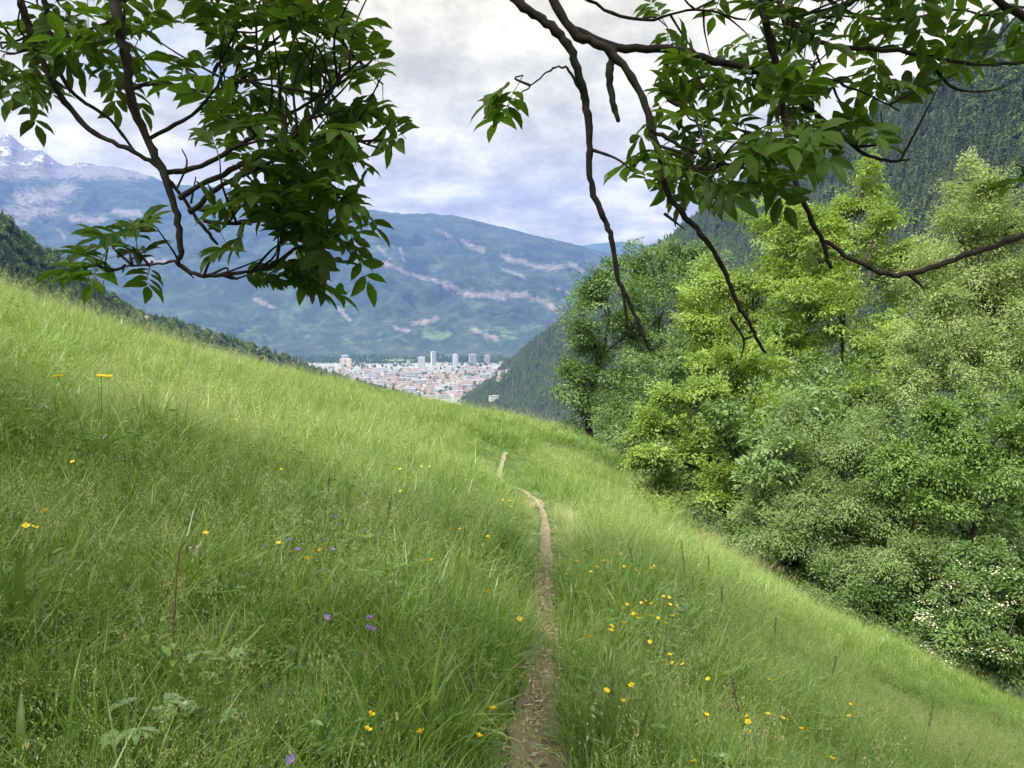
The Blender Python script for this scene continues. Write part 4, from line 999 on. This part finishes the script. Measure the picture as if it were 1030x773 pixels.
    branch([(545, -20), (575, 30), (610, 50), (640, 85), (655, 130), (665, 160), (672, 195), (700, 230), (725, 265), (740, 300), (755, 330), (770, 355)], 2.0, .012, .004, None, [[(735, 320), (748, 342), (745, 362)], [(748, 342), (758, 338)], [(668, 215), (690, 232)]], 5, (.42, .58), .22, (.3, 0, .1), 2)
    branch([(575, 30), (620, 48), (680, 50), (720, 62), (770, 75), (800, 100), (840, 130), (870, 155), (900, 162), (915, 160)], 2.2, .0135, .003, None, [[(790, 120), (812, 148), (835, 162)], [(835, 162), (850, 152)]], 9, (.5, .95), .2, (.1, 0, .1), 2)
    branch([(758, -30), (765, 0), (775, 40), (785, 90), (792, 140), (800, 180), (815, 220), (828, 245), (836, 270)], 2.05, .0125, .0055, HR + [.5, .1, 0], None, 0)
    branch([(830, 243), (860, 262), (890, 275), (920, 275), (970, 257), (1032, 237), (1090, 215)], 2.05, .006, .008, None, [[(915, 276), (930, 291)]], 0)
    branch([(780, -30), (786, 5), (795, 22), (830, 45), (880, 50), (930, 55), (980, 65), (1040, 62)], 2.2, .009, .005, HRR, [[(940, 70), (962, 90), (1000, 91), (1022, 80)]], 13, (.3, 1), .22, (0, 0, .05), 2)
    branch([(985, -40), (1005, 0), (1040, 22), (1100, 60)], 2.0, .012, .009, HRR, None, 7, (.0, 1), .3, (-.3, 0, .0))
    branch([(618, 46), (613, 70), (616, 100), (622, 122)], 2.15, .013, .007, None, None, 0)
    branch([(672, 52), (665, 90), (690, 110), (720, 120), (760, 140)], 2.3, .007, .003, None, None, 12, (.4, 1), .22, (.05, 0, -.05), 3)
    branch([(655, 130), (690, 150), (730, 165), (770, 175)], 1.9, .006, .002, None, None, 7, (.2, 1), .18, (0, 0, -.05), 3)
    branch([(560, -40), (600, 5), (650, 20), (700, 10), (750, 20)], 2.5, .008, .003, HR, None, 14, (.2, 1), .26, (0, 0, .1))
    branch([(820, -40), (850, 10), (900, 20), (960, 10), (1010, 20)], 2.4, .008, .003, HRR, None, 13, (.2, 1), .26, (0, 0, .1))
    branch([(590, 110), (575, 75), (560, 68), (540, 82), (524, 94)], 2.1, .004, .0016, None, None, 1, (.8, 1), .05, (-1, 0, -.2), 2)
    branch([(800, 100), (830, 80), (870, 95), (905, 112)], 2.1, .0055, .002, None, None, 6, (.2, 1), .16, (.1, 0, -.1), 2)
    branch([(1090, 130), (1050, 165), (1026, 178)], 2.1, .005, .0016, HRR + [.6, .3, -.3], None, 2, (.9, 1), .05, (-1, 0, -.4), 2)

    # crown overhead and behind the view
    n = 5400
    c = np.stack([rng.uniform(-8.5, 3.6, n), rng.uniform(-8, 4.4, n), rng.uniform(0, 1, n)], 1)
    x, y = c[:, 0], c[:, 1]
    lump = vnoise(x * .55, y * .55, 77)
    lo = 3.3 + .52 * np.clip(y, 0, 9) + .35 * lump
    hi = 9.2 - .045 * (x + 2.0) ** 2 - .05 * (y + 1.5) ** 2 + 1.5 * (lump - .5)
    ok = (hi > lo + .3) & (vnoise(x * 1.1, y * 1.1, 99) > .22)
    z = lo + (hi - lo) * c[:, 2]
    A = np.stack([x, y, z], 1)[ok]
    px, py, zz = project(A)
    A = A[~((zz > 0) & (py > -70) & (px > -200) & (px < 1230))]
    cm = MB(); leaves_at(cm, A - B, unit(rng.normal(size=(len(A), 3)) * [1, 1, .3]), 2, .22, .105, .8, 4)
    cm.build('crown', M_ASHLEAF, root)
ash()

# ------------------------------------------------------------------ flowers and single plants
def ground_point(px, py, h):
    """where a plant h tall must stand for its head to be seen at (px, py)"""
    d = ray(px, py); ts = np.geomspace(1.0, 90, 700)
    P = CAM + ts[:, None] * d; g = gz(P[:, 0], P[:, 1]) + h
    k = np.nonzero(P[:, 2] <= g)[0]
    if not len(k): return None
    p = P[k[0]]; return np.array([p[0], p[1], gnd(p[0], p[1])]), p[2] - gnd(p[0], p[1])

def flower_meshes(H, kind):
    lean = rng.normal(0, .05, 2)
    top = np.array([lean[0], lean[1], H])
    st = MB(); tube(st, smooth_line([[0, 0, -.03], [lean[0] * .1, lean[1] * .1, H * .5], top], 5), .0017, .0011, 5)
    for k in range(3):
        a = rng.uniform(0, 6.28); z = H * rng.uniform(.15, .5)
        X, Y, Z = frame(np.array([[math.cos(a), math.sin(a), .5]]), np.array([[0, 0, 1.]])); stamp(st, LEAF_T, LEAF_F, np.array([[0, 0, z]]), X, Y, Z, .07, .014, .05, .5)
    pe = MB(); ce = MB()
    ax = unit(np.array([rng.normal(0, .4), rng.normal(0, .4), 1.0])); HX, HY, HZ = frame(np.array([[1., 0, -ax[0]]]), ax[None]); cup = rng.uniform(.3, .8)
    np_, L, W = (5, .016, .015) if kind == 'butter' else (5, .019, .016) if kind == 'crane' else (16, .02, .006)
    for ring in range(2 if kind == 'hawk' else 1):
        a = np.arange(np_) / np_ * 2 * math.pi + ring * .2
        d = np.stack([np.cos(a), np.sin(a), np.full(np_, cup if kind != 'hawk' else .12 + .25 * ring)], 1)
        d = HX * d[:, 0:1] + HY * d[:, 1:2] + HZ * d[:, 2:3]; X, Y, Z = frame(d, np.tile(HZ[0], (np_, 1)) - d * .3)
        stamp(pe, LEAF_T * [1, 1, -1], LEAF_F, np.tile(top, (np_, 1)) + d * .001, X, Y, Z, L, W, L, rng.random(np_))
    tube(ce, np.array([top + [0, 0, -.001], top + [0, 0, .003], top + [0, 0, .006]]), .0045 if kind != 'hawk' else .006, .002, 7)
    return st, pe, ce

def make_flower(name, kind, H, petal, n=1):
    out = []
    for k in range(n):
        st, pe, ce = flower_meshes(H, kind)
        out.append((st.mesh('stem', M_STEM), pe.mesh('petals', petal), ce.mesh('flower_centre', M_ORANGE)))
    return out
BUT = make_flower('buttercup', 'butter', .5, M_YEL, 10)
CRA = make_flower('cranesbill', 'crane', .42, M_PURP, 6)
HAW = make_flower('hawksbeard', 'hawk', .62, M_YEL, 2)
def plant_flower(name, protos, H, px, py, label, group, cat='flower', big=1.0):
    hit = ground_point(px, py, H * big)
    if hit is None: return
    g, h = hit
    r = empty(name, g, label, cat, group)
    r.rotation_euler = (rng.normal(0, .05), rng.normal(0, .05), rng.uniform(0, 6.28)); s = h / H * rng.uniform(.98, 1.04)
    q = rng.uniform(.8, 1.15); r.scale = (s * q, s * q, s)
    for nm, me in zip(('stem', 'petals', 'flower_centre'), protos[rng.integers(len(protos))]):
        o = bpy.data.objects.new(nm, me); COL.objects.link(o); o.parent = r
    return r

def flowers():
    gR = 'buttercups in the patch right of the path'
    for px, py in [(647, 603), (664, 603), (670, 600), (676, 607), (645, 617), (659, 615), (624, 617), (632, 624), (645, 628), (672, 622), (628, 640), (617, 638), (639, 621), (648, 632), (678, 612), (662, 609), (655, 622), (669, 628), (634, 611), (612, 647), (622, 632)]:
        plant_flower('buttercup', BUT, .5, px, py, 'yellow buttercup in the densest patch right of the path', gR)
    gS = 'buttercups above the dense patch right of the path'
    for px, py in [(594, 567), (605, 573), (629, 572), (650, 573), (667, 575), (626, 560), (595, 578), (640, 580), (614, 569), (651, 573)]:
        plant_flower('buttercup', BUT, .48, px, py, 'yellow buttercup above the dense patch right of the path', gS)
    gN = 'buttercups low down right of the path'
    for px, py in [(678, 659), (700, 657), (711, 673), (617, 686), (627, 685), (767, 661), (745, 716), (757, 715), (756, 730), (784, 718), (789, 724), (796, 725), (710, 719), (720, 765), (622, 698), (780, 688), (825, 752), (862, 705), (850, 722), (688, 668)]:
        plant_flower('buttercup', BUT, .52, px, py, 'yellow buttercup in the tall grass low down right of the path', gN)
    gL = 'buttercups at the left edge of the meadow'
    for px, py in [(13, 511), (17, 533), (53, 511), (31, 535), (68, 466), (206, 540)]:
        plant_flower('buttercup', BUT, .5, px, py, 'yellow buttercup in the shaded grass at the left edge', gL)
    gM = 'buttercups by the cranesbills'
    for px, py in [(284, 556), (317, 569), (299, 581)]:
        plant_flower('buttercup', BUT, .45, px, py, 'yellow buttercup among the violet cranesbills', gM)
    gB = 'buttercups at the bottom left of the path'
    for px, py in [(368, 745), (374, 768), (427, 760), (444, 764), (474, 745), (491, 608), (502, 635)]:
        plant_flower('buttercup', BUT, .42, px, py, 'yellow buttercup in grass at the left side of the path', gB)
    gU = 'small yellow flowers up the slope'
    for px, py in [(218, 394), (220, 389), (171, 357), (179, 366), (124, 360), (272, 413), (303, 418), (282, 479), (73, 328), (2, 285), (135, 340), (325, 457), (413, 488), (430, 474), (416, 474), (392, 499), (398, 478), (508, 512), (515, 510), (512, 515), (240, 430), (350, 440), (455, 540), (476, 545), (450, 570)]:
        plant_flower('buttercup', BUT, .45, px, py, 'small yellow flower far up the sunlit slope', gU, big=.95)
    gC = 'violet cranesbill flowers left of the path'
    for px, py in [(272, 551), (293, 550), (282, 562), (335, 524), (346, 527), (352, 540), (338, 545), (327, 549)]:
        plant_flower('cranesbill', CRA, .42, px, py, 'violet cranesbill flower in the upper patch left of the path', gC)
    gD = 'violet cranesbill flowers nearer the path'
    for px, py in [(328, 631), (355, 635), (362, 648), (370, 646), (292, 761)]:
        plant_flower('cranesbill', CRA, .4, px, py, 'violet cranesbill flower in the lower patch left of the path', gD)
    for px, py, lab in [(88, 378, 'leftmost of three yellow hawksbeard heads standing together'), (96, 380, 'middle and largest of three yellow hawksbeard heads'), (103, 381, 'rightmost of three yellow hawksbeard heads standing together')]:
        r = plant_flower('hawksbeard', HAW, .62, px, py, lab, None, big=1.35)
        if r: r.scale = (r.scale[0] * 1.25, r.scale[1] * 1.25, r.scale[2])
flowers()

def single_plants():
    # tall dark seed stalks
    spots = [(690, 545, .8), (694, 560, .78), (642, 548, .75), (725, 590, .8), (759, 680, .8), (835, 658, .72), (930, 712, .7), (175, 545, .6), (60, 400, .6), (385, 500, .7), (325, 480, .65), (1002, 610, 1.0), (780, 620, .7), (715, 560, .75)]
    for px, py, h in spots:
        if (px, py) == (175, 545): continue
        hit = ground_point(px, py, h)
        if hit is None: continue
        g, hh = hit
        side = 'right' if px > 545 else 'left'
        r = empty('grass_stalk', g, 'tall dark-headed grass stalk standing above the meadow on the %s of the path' % side, 'grass stalk', 'tall grass stalks %s of the path' % side)
        a = rng.uniform(-.2, .2); top = np.array([a * hh * .6, rng.normal(0, .04), hh])
        ln = smooth_line([[0, 0, -.03], [a * hh * .1, 0, hh * .55], top], 6)
        mb = MB(); tube(mb, ln, .0024, .0012, 5); mb.build('stem', M_STEM, r)
        mb = MB(); n = 130; u = rng.random(n); d = unit(top - ln[6])
        O = top - d * (u * .15)[:, None] + rng.normal(0, .004, (n, 3)); X, Y, Z = frame(unit(d + rng.normal(0, .5, (n, 3))), rng.normal(size=(n, 3)))
        stamp(mb, FAR_T, FAR_F, O, X, Y, Z, .011, .006, .008, rng.random(n)); mb.build('seed_head', M_DARKSEED, r)
    # bent brown stem
    g, hh = ground_point(182, 545, .62)
    r = empty('dry_stem', g, 'bent brown dry stem with a nodding tip in the left grass', 'stem')
    s = hh / .62; mb = MB(); tube(mb, smooth_line(np.array([[-.07, 0, -.03], [-.045, 0, .25], [-.02, 0, .5], [0, 0, .6], [.03, 0, .615], [.055, 0, .59]]) * s, 6), .0042, .002, 6)
    mb.build('stem', M_BROWNSTEM, r)
    mb = MB(); n = 14; O = np.array([.055, 0, .585]) * s + rng.normal(0, .008, (n, 3)); X, Y, Z = frame(rng.normal(size=(n, 3)) + [0, 0, -1], rng.normal(size=(n, 3))); stamp(mb, LEAF_T, LEAF_F, O, X, Y, Z, .02, .008, .02, .5); mb.build('seed_head', M_PALESEED, r)
    # palmate herb
    def palm(px, py, h, lab, nl, size):
        g, hh = ground_point(px, py, h)
        r = empty('palmate_herb', g, lab, 'herb')
        for k in range(nl):
            a = k / nl * 6.28 + rng.normal(0, .3); rad = size * rng.uniform(.3, 1.1); tip = np.array([rad * math.cos(a), rad * math.sin(a), hh * rng.uniform(.75, 1.05)])
            mb = MB(); tube(mb, smooth_line([[0, 0, -.03], tip * [.3, .3, .6], tip], 5), .0022, .0014, 5, tint=.4)
            for q in np.linspace(-1.15, 1.15, 5):
                b = a + q; d = np.array([[math.cos(b), math.sin(b), -.12]]); X, Y, Z = frame(d, np.array([[rng.normal(0, .15), rng.normal(0, .15), 1.]]))
                stamp(mb, LEAF_T, LEAF_F, tip[None], X, Y, Z, size * rng.uniform(.75, 1), size * .36, size * .8, rng.uniform(.4, 1))
            mb.build('leaf', M_PALM, r)
    palm(140, 712, .3, 'pale palmate-leaved herb low in the left grass', 5, .075)
    palm(215, 655, .3, 'palmate-leaved herb above the lowest pale herb, further up the bank', 4, .06)
    palm(205, 705, .28, 'small pale herb beside the large palmate-leaved herb', 3, .06)
    # broad strap leaves
    def strap(px, py, lab, blades_):
        g, hh = ground_point(px, py, .12)
        r = empty('broad_leaf_plant', g, lab, 'plant'); r.scale = (1.15, 1.15, 1.35)
        for (dx, dy, dz, w) in blades_:
            tip = np.array([dx, dy, dz]); ln = smooth_line([[0, 0, -.03], tip * [.35, .35, .6], tip], 7)
            T = unit(np.gradient(ln, axis=0)); sd = unit(np.cross(T, np.array([0.3, -1, .2]))); n = len(ln); t = np.linspace(0, 1, n)
            ww = w * (np.sin(np.clip(t * .93 + .05, 0, 1) * math.pi) ** .6)[:, None]; nm = np.cross(sd, T)
            V = np.stack([ln - sd * ww, ln - nm * ww * .3, ln + sd * ww], 1).reshape(-1, 3)
            a = np.arange(n - 1)[:, None] * 3
            mb = MB(); mb.add(V, [np.concatenate([a + [0, 1, 4, 3], a + [1, 2, 5, 4]])], rng.uniform(.3, .9)); mb.build('leaf', M_BROAD, r, True)
    strap(20, 775, 'broad pale strap leaf leaning in the bottom left corner', [(.13, .1, .16, .016), (-.05, .1, .22, .011)])
    strap(268, 790, 'upright broad strap leaf at the bottom, left of the path', [(.005, .02, .24, .011), (.06, .1, .12, .008)])
    strap(375, 770, 'broad dock-like leaves nearest the left side of the path', [(.02, .05, .26, .012), (.09, .06, .2, .011), (-.06, .02, .2, .009), (.12, 0, .1, .009)])
    strap(20, 650, 'broad leaves at the left edge under the buttercups', [(.02, 0, .36, .014), (.1, .03, .28, .012), (-.06, .02, .3, .012)])
    strap(70, 720, 'broad strap leaves low in the grass between the corner leaf and the pale herb', [(.04, .02, .26, .012), (-.05, .05, .24, .011), (.1, 0, .16, .011)])
    strap(455, 745, 'broad leaves touching the left rim of the path at the bottom', [(.03, .02, .2, .01), (-.07, .02, .18, .01), (.05, -.03, .12, .008)])
    strap(640, 760, 'broad leaves right of the path at the bottom', [(.05, .02, .24, .01), (-.04, .03, .2, .009)])
    strap(120, 600, 'broad leaves on the bank beside the bent brown stem', [(.05, .02, .28, .012), (-.08, .03, .24, .012), (.1, .05, .2, .01)])
    strap(420, 690, 'broad leaves left of the path beside the trodden earth', [(.05, .02, .26, .011), (-.06, .03, .22, .011), (.12, .02, .12, .008)])
single_plants()

# ------------------------------------------------------------------ air
def haze():
    m, nt, out = new_mat('valley_haze')
    v = N(nt, 'ShaderNodeVolumePrincipled')
    v.inputs['Color'].default_value = (.15, .295, .87, 1); v.inputs['Density'].default_value = HAZE; v.inputs['Anisotropy'].default_value = 0.0
    nt.links.new(v.outputs[0], out.inputs['Volume'])
    mb = MB(); box(mb, -12500, 12500, -3000, 14500, FLOOR - 2, 2120)
    o = mb.build('haze', m); tag(o, 'bluish valley haze', kind='stuff')
HAZE = 6.6e-5
haze()

# ------------------------------------------------------------------ sky and sun
SUN_EL, SUN_AZ = 56.0, 218.0       # azimuth clockwise from +Y: behind, to the left
w = bpy.data.worlds.new('World'); S.world = w; w.use_nodes = True
nt = w.node_tree; nt.nodes.clear()
out = N(nt, 'ShaderNodeOutputWorld'); bg = N(nt, 'ShaderNodeBackground'); bg.inputs[1].default_value = .1
sky = N(nt, 'ShaderNodeTexSky'); sky.sky_type = 'NISHITA'; sky.sun_disc = False
sky.sun_elevation = R(SUN_EL); sky.sun_rotation = R(SUN_AZ)
tc = N(nt, 'ShaderNodeTexCoord').outputs['Generated']
sep = N(nt, 'ShaderNodeSeparateXYZ'); nt.links.new(tc, sep.inputs[0])
zz = math_(nt, 'ADD', math_(nt, 'MAXIMUM', sep.outputs[2], 0), .16)
cmb = N(nt, 'ShaderNodeCombineXYZ')
nt.links.new(math_(nt, 'DIVIDE', sep.outputs[0], zz), cmb.inputs[0]); nt.links.new(math_(nt, 'DIVIDE', sep.outputs[1], zz), cmb.inputs[1])
mp = N(nt, 'ShaderNodeMapping'); mp.inputs['Location'].default_value = (3.1, 1.4, 0); mp.inputs['Scale'].default_value = (1.0, .9, 1)
nt.links.new(cmb.outputs[0], mp.inputs[0])
n1 = noise(nt, 1.1, 8, mp.outputs[0], .55); n2 = noise(nt, 2.6, 8, mp.outputs[0], .6)
cover = ramp(nt, [(.22, (0, 0, 0)), (.40, (1, 1, 1))], n1).outputs[0]
# low banks of cumulus near the skyline
n3 = noise(nt, 11, 9, tc, .62)
shade = math_(nt, 'ADD', math_(nt, 'MULTIPLY', n2, .55), math_(nt, 'MULTIPLY', n3, .45))
cc = ramp(nt, [(.41, (4.1, 3.65, 2.3)), (.475, (5.1, 4.65, 3.0)), (.53, (6.3, 5.8, 4.0)), (.60, (8.6, 7.9, 5.8))], shade).outputs[0]
# added fill light: clouds overhead, out of view, made brighter and less yellow
overhead_fill = N(nt, 'ShaderNodeMapRange'); overhead_fill.inputs[1].default_value = .45; overhead_fill.inputs[2].default_value = .85; overhead_fill.inputs[3].default_value = 1.0; overhead_fill.inputs[4].default_value = 3.0
nt.links.new(sep.outputs[2], overhead_fill.inputs[0])
cc = mix(nt, math_(nt, 'MULTIPLY', math_(nt, 'SUBTRACT', overhead_fill.outputs[0], 1.0), .6, clamp=True), cc, mix(nt, 1.0, cc, (.85, .97, 1.35), 'MULTIPLY'))
thv = N(nt, 'ShaderNodeVectorMath', operation='SCALE'); nt.links.new(cc, thv.inputs[0]); nt.links.new(overhead_fill.outputs[0], thv.inputs['Scale']); cc = thv.outputs[0]
lowband = N(nt, 'ShaderNodeMapRange'); lowband.inputs[1].default_value = .30; lowband.inputs[2].default_value = .12
nt.links.new(sep.outputs[2], lowband.inputs[0])
cov = math_(nt, 'MAXIMUM', cover, lowband.outputs[0])
nt.links.new(mix(nt, cov, sky.outputs[0], cc), bg.inputs[0]); nt.links.new(bg.outputs[0], out.inputs[0])

sl = bpy.data.lights.new('sun', 'SUN'); sl.energy = 4.4; sl.angle = R(7); sl.color = (1, .95, .86)
so = bpy.data.objects.new('sun', sl); COL.objects.link(so)
dirv = Vector((math.sin(R(SUN_AZ)) * math.cos(R(SUN_EL)), math.cos(R(SUN_AZ)) * math.cos(R(SUN_EL)), math.sin(R(SUN_EL))))
so.rotation_euler = dirv.to_track_quat('Z', 'Y').to_euler(); so.location = dirv * 40

S.view_settings.view_transform = 'Standard'; S.view_settings.look = 'None'
S.view_settings.exposure = 1.15; S.view_settings.gamma = 1
S.render.engine = 'CYCLES'
S.cycles.max_bounces = 6; S.cycles.diffuse_bounces = 3; S.cycles.transmission_bounces = 4; S.cycles.transparent_max_bounces = 4; S.cycles.volume_bounces = 0
S.cycles.use_denoising = True
